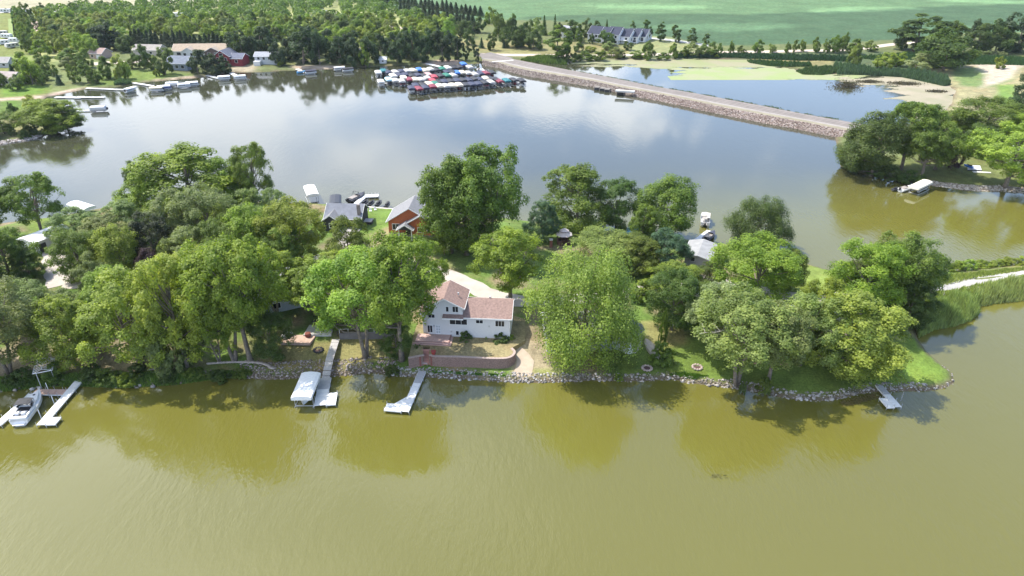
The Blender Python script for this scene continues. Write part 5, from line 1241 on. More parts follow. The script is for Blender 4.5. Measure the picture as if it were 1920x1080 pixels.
simple_house(333,132,12,9,3.8,3.2,'x',-8,(.25,.28,.34),(.20,.22,.26),'slate_blue_house','slate blue house with grey roof left of the red house',[(-3,2,1.8,1.6),(0,2,1.8,1.6),(3.4,2,1.8,1.6)])
simple_house(180,110,9,8,3,2.4,'x',-14,(.45,.33,.28),(.34,.25,.22),'brick_garage','small brownish garage with pink roof behind the lawn trees',[(-2.2,1.4,1.6,1.2)],door=(1.8,2.4,(.75,.74,.72)))
simple_house(275,104,16,9,3.2,2.4,'x',-6,(.45,.40,.36),(.32,.29,.26),'low_beige_house','low beige house behind the tall far shore trees',[(-4,1.6,1.6,1.2),(3,1.6,1.6,1.2)])
simple_house(4,127,8,6,3,2.2,'x',-4,(.40,.40,.42),(.33,.31,.30),'grey_shed','small grey shed at the left edge of the far lawn',[(1.5,1.6,1.6,1.2)],cat='shed')
simple_house(8,160,11,9,3.4,2.4,'x',-10,(.52,.48,.46),(.38,.33,.31),'pale_roof_house','house with pinkish grey roof at the far left edge',[(2,1.6,1.6,1.2)])
t = simple_house(500,121,13,8,4.6,1.8,'x',0,(.48,.50,.52),(.32,.33,.36),'pale_shore_house','pale two storey house half hidden by trees on the far shore',[(-4.2,3.4,1.4,1.4),(-1.2,3.4,1.4,1.4),(2,3.4,1.4,1.4),(4.8,3.4,1.4,1.4)])
m = MB(); m.box(-6.4,-3.4,-.5,-2.6,-.02,2.3); m.build('porch', SIDW, t)
simple_house(718,119,4,3,2.4,1.2,'x',0,(.74,.74,.74),(.74,.74,.74),'white_garden_shed','tiny white shed under the dark far shore trees',[(0,1.3,.8,.8)],cat='shed')
for i, (px, py, lb) in enumerate([(1112,79,'leftmost white row house unit with slate roof'),(1129,81,'second white row house unit from the left'),(1148,82,'third white row house unit, behind the round tree'),(1168,82,'fourth white row house unit with a balcony'),(1184,80,'fifth white row house unit from the left'),(1198,78,'rightmost white row house unit, lowest of the row')]):
    h = [5.4,5.4,5.8,4.6,4.0,3.4][i]
    t = simple_house(px, py, 8.2, 13, h, 4.0, 'x', -30, (.70,.70,.72), (.055,.06,.085), 'row_house', lb, [(-2.4,h-1.4,1.5,1.4),(2,h-1.4,1.5,1.4),(-2.2,1.3,1.6,1.3),(2,1.2,2.0,1.4)], group='white row houses', oh=.5)
    window(t, 4.0, 2.4, 1.4, 1.5, 4.1, side=1); window(t, 9.0, 2.4, 1.4, 1.5, 4.1, side=1)
    if i == 3: m = MB(); m.box(-5,-2.6,2.3,3,-.02,2.5); m.build('balcony', TRIM, t)
simple_house(1066,72,11,9,4.6,2.8,'x',-28,(.70,.70,.75),(.36,.36,.42),'white_corner_house','separate white house left of the row houses',[(-2,3,1.4,1.4),(2,3,1.4,1.4)])
t = simple_house(690,80,7,5,2.8,1.4,'x',0,(.5,.33,.27),(.46,.36,.33),'camp_cabin','small pinkish cabin in the camp ground wood',[(1,1.5,1.2,1)],cat='cabin')

# campers across the camp ground
def camper_mesh():
    b = MB(); b.ext([(-3.6,.6),(3.6,.6),(3.9,1.6),(3.6,3.0),(-3.6,3.1),(-3.9,1.2)], -1.25, 1.25, 'y'); b.mats = [PAINT]; body = b.mesh('body')
    s = MB(); s.box(-3.4,-1.27,1.15,3.4,-1.25,1.35); s.mats = [mat('camper_stripe', (.12,.14,.22), .5, .1)]
    w = MB(); w.box(-2.6,-1.28,1.7,-1.6,-1.255,2.4); w.box(-.4,-1.28,1.7,.8,-1.255,2.4); w.box(2.0,-1.28,1.7,2.9,-1.255,2.4); w.mats = [GLASS]
    wh = MB(); wh.tube([(-.5,-1.15,.4),(-.5,1.15,.4)], .38, 10); wh.tube([(.5,-1.15,.4),(.5,1.15,.4)], .38, 10); wh.mats = [DARK]
    h = MB(); h.tube([(3.6,0,.6),(5.0,0,.5)], .08, 5); h.mats = [ALU]
    return [('body', body), ('stripe', s.mesh('stripe')), ('window', w.mesh('window')), ('wheel', wh.mesh('wheel')), ('hitch', h.mesh('hitch'))]
CAMP = camper_mesh()
cl = [(4,66,20),(14,72,-10),(6,84,30),(24,90,60),(30,80,10),(118,27,5),(126,23,0),(150,22,0),(162,23,30),(172,22,0),(200,20,10),(216,18,0),(276,17,0),(284,19,40),(300,15,0),(545,42,0),(556,16,10),(597,25,0),(604,27,-20),(802,56,3),(796,56,3),(858,56,0),(862,57,20),(335,32,0),(345,30,10),(12,24,0),(36,24,0),(48,25,0),(430,60,0),(660,46,80)]
cl.sort()
for i, (px, py, a) in enumerate(cl):
    p = G(px, py); t = empty('camper_trailer', p, R(a), 'white camper trailer parked in the camp ground, %s from the left' % ordn(i), 'camper', 'camper trailers in the camp ground')
    if py < 40: t.scale = (1.25,1.25,1.1)
    for nm, me in CAMP: inst(nm, me, t, color=(.74,.74,.74) if i % 4 else (.6,.57,.52))

# ------------------------------------------------------------------ docks
def box_mesh(name, x0,y0,z0,x1,y1,z1, m):
    b = MB(); b.box(x0,y0,z0,x1,y1,z1); b.mats = [m]; return b.mesh(name)
POSTM = None
def dock(name, a, b, w, z, label, panel=DOCKW, step=1.25, foot=None, zs=None, cat='dock', group=None, posts=True, pm2=None):
    """pier from a to b (Vectors); foot = list of (u0,u1,v0,v1) extra rectangles; u along the pier from a, v across (right positive)"""
    d = (b-a); L = d.xy.length; yaw = math.atan2(d.y, d.x)
    t = empty(name, (a.x, a.y, 0), yaw, label, cat, group)
    n = max(1, round(L/step)); s = L/n; me = box_mesh('deck_panel', .03, -w/2, -.06, s-.03, w/2, .02, panel)
    me2 = box_mesh('deck_panel', .03, -w/2, -.06, s-.03, w/2, .02, pm2) if pm2 else me
    zf = lambda u: z if zs is None else np.interp(u/L, zs[0], zs[1])
    for i in range(n):
        o = inst('deck_panel', me2 if (pm2 and i < n*.35) else me, t, (i*s, 0, zf((i+.5)*s)))
        if zs is not None: o.rotation_euler = (0, -math.atan2(zf((i+1)*s)-zf(i*s), s), 0)
    if zs is None:
        me = box_mesh('side_rail', 0,-.04,-.2,L,.04,.0, TRIM)
        for sg in (-1,1): inst('side_rail', me, t, (0, sg*(w/2+.03), z-.02))
    for (u0,u1,v0,v1) in (foot or []):
        k = max(1, round((u1-u0)/1.3)); kk = max(1, round(abs(v1-v0)/1.3)); du = (u1-u0)/k; dv = (v1-v0)/kk; pm = box_mesh('foot_panel', .012, .012, -.06, du-.012, dv-.012, .02, panel)
        for i in range(k):
            for j in range(kk): inst('foot_panel', pm, t, (u0+i*du, v0+j*dv, z))
        rim = MB()
        rim.box(u0,v0-.06,z-.22,u1,v0,z-.02); rim.box(u0,v1,z-.22,u1,v1+.06,z-.02); rim.box(u0-.06,v0-.06,z-.22,u0,v1+.06,z-.02); rim.box(u1,v0-.06,z-.22,u1+.06,v1+.06,z-.02); rim.build('foot_rim', TRIM, t)
    if posts:
        b = MB(); b.tube([(0,0,-1.6),(0,0,.75)], .04, 6); b.mats = [ALU]; pm = b.mesh('post')
        us = [L*k/4 for k in range(1,5)]
        for u in us:
            for sg in (-1,1): inst('post', pm, t, (min(u,L-.1), sg*(w/2+.1), z-.25))
        for (u0,u1,v0,v1) in (foot or []):
            for (u,v) in ((u0+.1,v0-.05),(u1-.1,v0-.05),(u0+.1,v1+.05),(u1-.1,v1+.05)): inst('post', pm, t, (u, v, z-.25))
    return t
ZD = .65
def seg(pa, pb, z=ZD): return P(*pa, z), P(*pb, z)
# left dock
a, b = seg((150,711),(76,797)); L = (b-a).length; dock('left_dock' if 0 else 'aluminium_dock', a, b, 1.35, ZD, 'long white dock with a small foot right of the cabin cruiser', foot=[(L-2.0,L-.1,.70,2.3)])
a, b = seg((129,735),(64,734)); dock('wooden_pier', a, b, 1.5, ZD-.05, 'brown board pier linking the two walkways at the left bank', WOODP, step=1.2)
a, b = seg((60,738),(-6,797)); dock('aluminium_dock', a, b, 1.25, ZD-.02, 'white walkway on the left side of the cabin cruiser', foot=[(9,10.6,-2.0,-.65)])
# middle walkway: land ramp then dock
a, b = P(630,637,2.75), P(609,712,.9); dock('board_walkway', a, b, 1.45, 0, 'grey board walkway running down the grass to the canopied dock', WOODG, step=1.05, zs=([0,.55,.8,1],[2.95,2.35,1.6,.75]), cat='walkway', posts=False)
a, b = seg((610,708),(600,760)); d = (b-a).normalized(); L = (b-a).length; s = Vector((-d.y, d.x, 0))*-.48
dock('aluminium_dock', a-s*.0, b, 2.0, ZD, 'wide white dock right beside the white canopied boat lift', foot=[(L-3.4,L,1.02,2.6)], pm2=DOCKG)
# third dock
a, b = seg((794.5,690),(758.5,772)); L = (b-a).length; t = dock('aluminium_dock', a, b, 1.3, ZD, 'white dock bending left at its end below the block wall', pm2=DOCKG, foot=[(L-1.9,L,-3.6,-.66)])
m = MB(); m.mats = [DOCKW]; m.prism([(L-4.3,-.66),(L-1.9,-2.4),(L-1.9,-.66)], ZD-.06, ZD+.02); m.build('corner_panel', DOCKW, t)
m = MB()
for q in (-.3,.3): m.tube([(-.3+q*.2,-.6,ZD-.2),(-.3+q*.2,-.6,ZD+.9),(-.3+q*.2,.6,ZD+.9),(-.3+q*.2,.6,ZD-.2)], .03, 5)
m.build('gate_rail', ALU, t)
# fourth dock (point)
a, b = seg((1643,717),(1684,763)); L = (b-a).length; t = dock('aluminium_dock', a, b, 1.2, ZD, 'short white dock off the lawn at the right point', pm2=DOCKG, foot=[(L-2.6,L,-1.9,-.62)])
for px, py in ((1663,716),(1689,752)):
    p = P(px, py, 0); m = MB(); m.tube([(0,0,-1),(0,0,2.0)], .04, 6); o = m.build('mooring_pole', ALU, None, p); tag(o, 'thin white pole %s the short dock at the point' % ('at the bank right of' if py < 730 else 'in the water right of'), 'pole')
# back shore
a, b = seg((664,385),(684,367)); dock('aluminium_dock', a, b, 1.5, ZD, 'angled white dock beside the black speedboat', step=1.4); a, b = seg((684,367.5),(710,366)); dock('aluminium_dock', a, b, 2.1, ZD, 'white platform end of the dock beyond the speedboat', step=1.3)
a, b = seg((1310,450),(1333,433)); dock('aluminium_dock', a, b, 2.2, ZD, 'pale dock at the back shore near the round topped tree', step=1.4)
# far left
a, b = P(103,182,.5), P(196,182,.5); dock('far_jetty', a, b, 1.6, .5, 'long white jetty off the far left beach', step=4, foot=[(10,13,-1.9,1.9)])
a, b = P(162,165,.5), P(236,168,.5); dock('far_jetty', a, b, 1.5, .5, 'white jetty leading to a lift beyond the beach', step=4)
a, b = P(143,208,.5), P(178,206,.5); dock('far_jetty', a, b, 1.3, .5, 'short jetty behind the domed headland tree', step=3)
a, b = P(250,155,.5), P(288,161,.5); dock('far_jetty', a, b, 1.6, .5, 'pale jetty beside the group of far boat lifts', step=4)
a, b = P(384,140,.5), P(416,148,.5); dock('far_jetty', a, b, 2.0, .5, 'grey jetty below the dark shrubs by the red house', DOCKG, step=4)
a, b = P(433,136,.5), P(444,143,.5); dock('far_jetty', a, b, 2.2, .5, 'short white jetty below the red house', step=4)
a, b = P(557,129,.5), P(573,136,.5); dock('far_jetty', a, b, 2.0, .5, 'white and blue jetty in front of the dark belt', step=4)

# ------------------------------------------------------------------ boats and lifts
def hull_mesh(L, W, H, name='hull', open_from=.08, open_to=.62, m=GEL):
    ns = 15; V = []; F = []
    st = [i/(ns-1) for i in range(ns)]
    for t in st:
        k = max(0, (t-.42)/.58); w = W/2*(1-k**2.3)*(1 if t > .05 else .96); w = max(w, .03); y = L*(t-.5); sh = H*(.82+.30*t*t); keel = -.35*H*(1-k**3)+k**3*H*.35
        V += [(0,y,keel), (w*.62,y,keel*.45+.05), (w*.92,y,H*.25), (w,y,sh), (w*.80,y,sh+.02), (0,y,sh+.10*W*.3)]
    for i in range(ns-1):
        for j in range(5): a = i*6+j; F.append((a, a+6, a+7, a+1))
    n = len(V); V2 = [(-x,y,z) for x,y,z in V]; V += V2
    F += [tuple(q+n for q in f[::-1]) for f in F[:]]
    F += [(0,1,2,3,4,5),(n+5,n+4,n+3,n+2,n+1,n)]
    me = bpy.data.meshes.new(name); me.from_pydata(V, [], F); me.materials.append(m); me.polygons.foreach_set('use_smooth', [False]*len(F)); me.update(); return me
def cruiser():
    st, bw = P(40,797,0), P(78,745,0); c = (st+bw)/2; d = bw-st; L = d.xy.length+.6; yaw = math.atan2(d.y, d.x)-R(90); W = 3.0; H = 1.25
    t = empty('cabin_cruiser', (c.x, c.y, .25), yaw, 'white cabin cruiser with black bimini moored between the left docks', 'boat')
    inst('hull', hull_mesh(L, W, H), t)
    m = MB(); m.mats = [mat('dark_upholstery', (.035,.035,.04), .7, .2, 5)]; m.box(-1.05,-L*.42,.9,1.05,-L*.10,1.30); m.build('cockpit', None, t)
    m = MB(); m.box(-1.3,-L*.5,.85,1.3,-L*.43,1.42); m.box(-1.32,-L*.43,1.2,-1.06,-L*.08,1.5); m.box(1.06,-L*.43,1.2,1.32,-L*.08,1.5); m.build('coaming', GEL, t)
    m = MB(); m.prism([(-1.05,-L*.10),(1.05,-L*.10),(1.0,L*.12),(.45,L*.34),(-.45,L*.34),(-1.0,L*.12)], 1.2, 1.55); m.build('cabin_top', GEL, t)
    m = MB()
    pts = [(-1.15,-L*.16),(-1.02,-L*.04),(-.5,L*.06),(.5,L*.06),(1.02,-L*.04),(1.15,-L*.16)]
    for i in range(5):
        (x0,y0),(x1,y1) = pts[i], pts[i+1]; m.add([(x0,y0,1.5),(x1,y1,1.5),(x1*.92,y1-.35,2.05),(x0*.92,y0-.35,2.05)], [(0,1,2,3)])
    m.build('windshield', mat('smoked_glass', (.02,.02,.025), .05, .05), t)
    m = MB(); m.ext([(-1.2,2.55),(-.7,2.68),(0,2.72),(.7,2.68),(1.2,2.55),(1.2,2.60),(.7,2.74),(0,2.78),(-.7,2.74),(-1.2,2.60)], -L*.26, -L*.03, 'y'); bt = m.build('bimini', mat('grey_black_canvas', (.055,.055,.06), .8, .15, 3), t)
    m = MB()
    for sx in (-1.2,1.2):
        for y0, y1 in ((-L*.15,-L*.26),(-L*.15,-L*.03)): m.tube([(sx,y0,1.4),(sx,y1,2.6)], .025, 5)
    m.tube([(-1.15,-L*.02,1.5),(-1.0,L*.0,2.3),(1.0,L*.0,2.3),(1.15,-L*.02,1.5)], .07, 6); m.build('bimini_frame', ALU, t)
    m = MB(); m.tube([(-1.25,L*.05,1.25),(-1.2,L*.06,1.85),(-.75,L*.33,1.95),(0,L*.49,2.0),(.75,L*.33,1.95),(1.2,L*.06,1.85),(1.25,L*.05,1.25)], .025, 5)
    for x, y in ((-1.0,L*.2),(1.0,L*.2),(-.5,L*.4),(.5,L*.4)): m.tube([(x,y,1.3),(x*.97,y,1.92)], .02, 4)
    m.build('bow_rail', ALU, t)
    m = MB(); m.box(-.9,-L*.56,.25,.9,-L*.5,.35); m.build('swim_platform', GEL, t)
    for sx in (-.5,.5): m = MB(); m.box(sx-.3,-L*.39,1.3,sx+.3,-L*.33,1.75); m.box(sx-.3,-L*.33,1.3,sx+.3,-L*.26,1.42); m.build('seat', GEL, t)
    m = MB(); m.lathe([(.22,0),(.22,.04)], 10, (0, L*.26, 1.56)); m.build('hatch', DARK, t)
cruiser()
for i, (px, py) in enumerate([(103,760),(92,735),(78,786)]):
    p = P(px, py, 0); m = MB(); m.tube([(0,0,-1.2),(-.5,.6,1.6)], .07, 6); o = m.build('lift_guide', WHITE, None, p); tag(o, 'white slanting guide post of the cruiser slip, %s' % ['nearest its bow','beside the brown pier','by the cruiser side'][i], 'guide post', 'guide posts of the cruiser slip')
def lift_parts(L, W, zc=2.6, posts=True):
    c = MB(); pr = [(-W/2,0),(W/2,0),(W/2,.12),(W*.34,.34),(0,.46),(-W*.34,.34),(-W/2,.12)]
    c.ext(pr, -L/2, L/2, 'y'); c.box(-W/2-.02,-L/2,-.42,-W/2+.02,L/2,.02); c.box(W/2-.02,-L/2,-.42,W/2+.02,L/2,.02); c.box(-W/2,-L/2-.02,-.42,W/2,-L/2+.02,.02); c.box(-W/2,L/2-.02,-.42,W/2,L/2+.02,.02)
    c.v = [(x,y,z+zc) for x,y,z in c.v]; c.mats = [CANVAS]; cm = c.mesh('canopy')
    f = MB()
    for sx in (-1,1):
        for sy in (-1,1): f.tube([(sx*W*.46,sy*L*.34,-1.2),(sx*W*.46,sy*L*.34,zc+.02)], .06, 5)
        f.tube([(sx*W*.46,-L*.48,zc-.1),(sx*W*.46,L*.48,zc-.1)], .05, 4); f.tube([(sx*W*.46,-L*.4,.1),(sx*W*.46,L*.4,.1)], .08, 4)
    for sy in (-1,1): f.tube([(-W*.46,sy*L*.34,.1),(W*.46,sy*L*.34,.1)], .08, 4)
    f.mats = [ALU]; return cm, f.mesh('frame')
def lift(parts, p, yaw, col, label, group=None, boat=None, boat_label=None, bgroup=None, boatcol=(.7,.7,.7)):
    t = empty('boat_lift', (p.x, p.y, 0), yaw, label, 'boat lift', group)
    inst('canopy', parts[0], t, color=col); inst('frame', parts[1], t)
    if boat:
        b = empty('motor_boat', (p.x, p.y, .55), yaw+R(rnd.choice((0,180))), boat_label, 'boat', bgroup)
        for nm, me in boat: inst(nm, me, b, color=boatcol)
    return t
def small_boat(L=6.2, W=2.3):
    h = hull_mesh(L, W, .9, m=PAINT); c = MB(); c.box(-.85,-L*.4,.72,.85,L*.08,1.02); c.mats = [mat('boat_interior', (.30,.27,.25), .8, .15)]
    w = MB(); w.add([(-.8,L*.08,.9),(.8,L*.08,.9),(.7,-.05*L+.2,1.45),(-.7,-.05*L+.2,1.45)], [(0,1,2,3)]); w.mats = [MATS['smoked_glass']]
    e = MB(); e.cbox((0,-L*.54,.9), (.5,.5,.9)); e.mats = [DARK]
    return [('hull', h), ('cockpit', c.mesh('cockpit')), ('windshield', w.mesh('windshield')), ('engine', e.mesh('engine'))]
def pontoon(L=7.0, W=2.5):
    tb = MB()
    for sx in (-.85,.85): tb.tube([(sx,-L/2,.2),(sx,L*.4,.2),(sx,L/2,.4)], [.32,.32,.08], 8)
    tb.mats = [ALU]; d = MB(); d.box(-W/2,-L/2,.5,W/2,L*.46,.6); d.mats = [mat('boat_carpet', (.35,.33,.31), .9, .1)]
    f = MB()
    for (x0,y0,x1,y1) in ((-W/2,-L*.44,-W/2+.05,L*.42),(W/2-.05,-L*.44,W/2,L*.42),(-W/2,L*.42,W/2,L*.45),(-W/2,-L*.47,-.4,-L*.44),(.4,-L*.47,W/2,-L*.44)): f.box(x0,y0,.6,x1,y1,1.25)
    f.mats = [PAINT]; s = MB(); s.box(-W/2+.08,-L*.40,.6,-W/2+.7,L*.0,1.05); s.box(W/2-.7,L*.1,.6,W/2-.08,L*.38,1.05); s.mats = [mat('vinyl_seat', (.55,.52,.48), .6, .08)]
    e = MB(); e.cbox((0,-L*.54,.8), (.5,.45,.9)); e.mats = [DARK]
    return [('pontoon', tb.mesh('pontoon')), ('deck', d.mesh('deck')), ('fence', f.mesh('fence')), ('seat', s.mesh('seat')), ('engine', e.mesh('engine'))]
SB = small_boat(); PB = pontoon()
LP = lift_parts(7.2, 3.3); LBIG = lift_parts(8.6, 3.4, 2.9); 
WH = (.80,.80,.79)
def place_lift(px, py, yaw, col, label, big=False, zc=2.9, sc=1, **k):
    p = P(px, py, zc*sc); t = lift(LBIG if big else LP, p, R(yaw), col, label, **k); t.scale = (sc,)*3; return t
# canopied lift beside the middle dock
q = [P(x, y, 3.0) for x, y in ((545,742),(582,745),(600,698),(566,696))]; c = sum(q, Vector())/4; d = ((q[2]+q[3])-(q[0]+q[1])); yaw = math.atan2(d.y, d.x)-R(90)
L_ = d.length/2; W_ = ((q[1]-q[0]).length+(q[2]-q[3]).length)/2
lift(lift_parts(L_, W_, 2.6), c, yaw, WH, 'large white canopied boat lift beside the wide middle dock', boat=SB, boat_label='small boat in shade under the large white canopy')
place_lift(583,357,22,WH,'white canopied lift off the wooded back shore', True)
place_lift(152,385,60,WH,'white lift canopy showing over the left wood', True)
place_lift(629,377,12,(.035,.04,.055),'black covered boat lift behind the black cottage', False, zc=2.2)
place_lift(1186,436,-28,(.05,.30,.62),'bright blue covered lift at the back shore', False, zc=1.8)
q = [P(x, y, 2.7) for x, y in ((1705,347),(1723,352),(1748,338),(1731,337))]; c = sum(q, Vector())/4; d = ((q[2]+q[3])-(q[0]+q[1])); yaw = math.atan2(d.y, d.x)-R(90)
lift(lift_parts(d.length/2+.5, 3.2, 2.3), c, yaw, (.74,.70,.60), 'cream canopied lift at the right hand shore', boat=PB, boat_label='dark fenced pontoon boat under the cream canopy', boatcol=(.05,.05,.06))
def free_boat(parts, px, py, yaw, col, label, z=.2, name='motor_boat', cat='boat', sc=1, group=None):
    p = P(px, py, .5); t = empty(name, (p.x,p.y,z), R(yaw), label, cat, group); t.scale = (sc,)*3
    for nm, me in parts: inst(nm, me, t, color=col)
    return t
free_boat(SB, 1699,354,-60,(.75,.75,.73),'white open boat left of the cream canopied lift')
def jetski():
    h = MB(); h.v = []; 
    me = hull_mesh(3.0, 1.15, .55, m=PAINT); s = MB(); s.box(-.22,-1.1,.5,.22,.25,.85); s.mats = [BLACKC]; b = MB(); b.tube([(-.4,.35,1.0),(0,.5,.95),(.4,.35,1.0)], .035, 5); b.tube([(0,.55,.6),(0,.42,.98)], .09, 5); b.mats = [DARK]
    return [('hull', me), ('seat', s.mesh('seat')), ('handlebar', b.mesh('handlebar'))]
JS = jetski()
free_boat(JS,1680,355,-70,(.05,.05,.06),'black jet ski left of the white open boat',.3,'jet_ski','jet ski')
for i, (px, py) in enumerate([(685,383),(697,384),(711,384.5),(727,387)]):
    free_boat(JS, px, py, -20+i*4, (.03,.03,.035), 'black jet ski on a ramp at the sea wall, %s from the left' % ordn(i), .7, 'jet_ski', 'jet ski', 1.25, 'black jet skis at the sea wall')
BSP = small_boat(7.5, 2.7); t = free_boat(BSP, 669, 371, -28, (.04,.04,.05), 'black speedboat with a tower moored at the angled dock', .35, 'speedboat')
m = MB(); m.tube([(-1.1,.3,.9),(-.95,-.2,2.3),(.95,-.2,2.3),(1.1,.3,.9)], .07, 6); m.tube([(-1.1,-.9,.9),(-.95,-.2,2.3)], .05, 5); m.tube([(1.1,-.9,.9),(.95,-.2,2.3)], .05, 5); m.build('tower', DARK, t)
t = free_boat(PB, 1322, 415, -15, (.70,.70,.72), 'pontoon boat with a rounded bimini behind the broad back shore tree')
m = MB(); m.ext([(-1.2,2.4),(0,2.55),(1.2,2.4),(1.2,2.46),(0,2.62),(-1.2,2.46)], -1.5, 1.2, 'y'); m.build('bimini', mat('beige_canvas', (.5,.46,.4), .8, .08), t)
free_boat(SB, 1331, 443, -35, (.06,.06,.08), 'dark boat beside the pale back shore dock')
# far left lifts
fl = [(183,199,-82,WH,'white canopied lift at the end of the short headland jetty',PB),(243,164,-20,WH,'white canopied lift at the end of the beach jetty',SB),(292,163,-75,(.72,.66,.46),'cream boat lift at the left of the far lift group',SB),(306,160,-60,WH,'white lift with a dark blue boat in the far lift group',PB),
      (322,154,-78,WH,'longest white canopy at the back of the far lift group',PB),(344,156,-70,WH,'white canopy in the middle of the far lift group',SB),(359,153,-70,WH,'rightmost white canopy of the far lift group',SB),(419,142,-65,WH,'white canopied lift by the grey jetty',SB),(449,141,-70,WH,'white canopied lift below the red house',SB),
      (582,131,-70,(.05,.05,.08),'dark covered lift beside the blue and white jetty',SB),(636,125,-70,(.60,.60,.62),'grey canopied lift before the dark belt, left one',SB),(652,127,-70,(.05,.05,.06),'black covered lift before the dark belt, right one',SB)]
for px, py, y, c, lb, bt in fl: place_lift(px, py, y, c, lb, False, sc=.82, boat=bt, boat_label='boat under the '+lb.replace('boat ','')[:70], boatcol=(.7,.7,.7) if px != 306 else (.04,.05,.2))
p = P(566,134,.4); t = free_boat(SB, 567, 135, -60, (.10,.35,.62), 'bright blue boat cover at the white and blue jetty')
# marina
NV = (.035,.04,.075); BK = (.03,.03,.035); MR = (.20,.03,.05); BG = (.60,.53,.42); GR = (.42,.41,.40); TL = (.02,.22,.24); GN = (.02,.16,.11); BL = (.05,.17,.50); RD = (.55,.07,.09); PK = (.55,.33,.32); LB = (.45,.68,.78); CR = (.74,.70,.55)
MW = (.62,.61,.58); TL = (.02,.15,.17); RD = (.34,.05,.07)
ROWS = [('back row', [(709,134,MW),(719,131,TL),(728,134,NV),(741,133,GR),(752,132,NV),(764,131,GR),(775,130,BG),(786,128.5,BL),(797,130,BG),(808,128,GR),(819,129,BK),(829,127,GN),(840,125,MW),(851,125,BK),(862,124,BK),(869,118,BL),(881,124,GR)]),
        ('second row', [(737,140,MW),(749,139,NV),(760,138,NV),(772,140,BK),(784,139,NV),(795,140,BK),(803,138,PK),(814,142,RD),(826,140,BK),(838,139,GN),(850,139,GR),(838,133,NV),(849,133,BK),(857,134,BL),(867,134,BG),(878,135,GR),(890,137,GR),(901,136,NV),(911,135,MR),(922,134,BK)]),
        ('third row', [(714,151,MW),(729,147,LB),(741,149,GR),(753,150,GR),(757,144,CR),(768,147,MR),(778,147,BG),(790,147,GR),(801,144,GR),(812,149,RD),(822,152,BK),(833,151,NV),(845,150,BK),(857,149,NV),(868,148,BK),(879,148,NV),(890,146,BK),(900,147,NV),(911,145,BG),(921,146,BK),(930,147,BK)]),
        ('front row', [(771,163,NV),(779,158,NV),(785,164,MR),(793,157,BK),(797,162,NV),(805,155,BG),(811,160,MR),(816,154,GN),(824,159,BG),(836,159,GR),(848,158,BG),(861,157,BG),(873,157,BK),(885,156,NV),(897,155,NV),(909,153,BK),(921,152,GR),(936,150,MR),(950,149,TL),(964,148,BK),(978,149,BK)])]
CN = {id(MW):'white',id(TL):'teal',id(NV):'navy',id(GR):'grey',id(BL):'blue',id(BG):'beige',id(GN):'green',id(BK):'black',id(PK):'pink',id(RD):'bright red',id(MR):'maroon',id(LB):'light blue',id(CR):'cream'}
for rn, L in ROWS:
    L = sorted(L, key=lambda q: q[0]); cnt = {}
    for i, (px, py, c) in enumerate(L):
        cn = CN[id(c)]; cnt[cn] = cnt.get(cn, 0)+1
        lb = '%s boat canopy in the %s of the marina, %s from the left' % (cn, rn, ordn(i))
        place_lift(px, py, 18+rnd.uniform(-4,4), c, lb, False, group='covered boat lifts of the marina', boat=(SB if i % 3 else PB), boat_label='boat under the %s canopy in the %s of the marina, %s from left' % (cn, rn, ordn(i)), bgroup='boats under the marina canopies', boatcol=((.5,.5,.49),(.08,.08,.10),(.25,.24,.23),(.2,.05,.06))[i % 4])
for (a, b, lb) in (((712,139),(925,138),'walkway behind the second row of the marina'),((716,156),(935,150),'walkway between the third and front rows of the marina'),((765,168),(985,154),'outer walkway along the front row of the marina')):
    pa, pb = P(*a, .5), P(*b, .5); dock('marina_walkway', pa, pb, 1.8, .5, lb, DOCKG, step=5, posts=False)
a, b = P(798,118,.6), P(832,126,.6); dock('marina_walkway', a, b, 2.2, .5, 'white gangway from the sandy bank to the marina', DOCKW, step=4, posts=False)
for i, (px, py) in enumerate([(898,131),(909,133),(912,134)]):
    p = P(px, py, 0); free_boat(SB, px, py, 30*i, (.78,.78,.78), 'uncovered white boat at the right of the back row, %s from the left' % ordn(i), .3, group='uncovered white boats')

# ------------------------------------------------------------------ garden objects
def canopy_frame():
    q = [P(x, y, 3.2) for x, y in ((61,701),(98,694),(103,673),(69,673))]; c = sum(q, Vector())/4; t = empty('canopy_frame', (c.x, c.y, 0), 0, 'bare white metal canopy frame without cover on the left bank', 'canopy frame')
    Q = [Vector((p.x-c.x, p.y-c.y, 3.2)) for p in q]; m = MB()
    for i in range(4): m.tube([Q[i], Q[(i+1) % 4]], .08, 5)
    m.build('rim', WHITE, t); r0 = (Q[0]+Q[1])/2+Vector((0,0,.6)); r1 = (Q[3]+Q[2])/2+Vector((0,0,.6)); m = MB(); m.tube([r0, r1], .07, 5); m.build('ridge_bar', WHITE, t)
    for i in range(9):
        f = i/8; a = Q[0].lerp(Q[3], f); b = Q[1].lerp(Q[2], f); r = r0.lerp(r1, f); m = MB(); m.tube([a, r, b], .045, 4); m.build('rafter', WHITE, t)
    for k in (0,1,2,3):
        a = Q[k].lerp(Q[(k+2)%4], .12); m = MB(); m.tube([(a.x,a.y,-.5),(a.x,a.y,3.2)], .05, 5); m.build('post', WHITE, t)
canopy_frame()
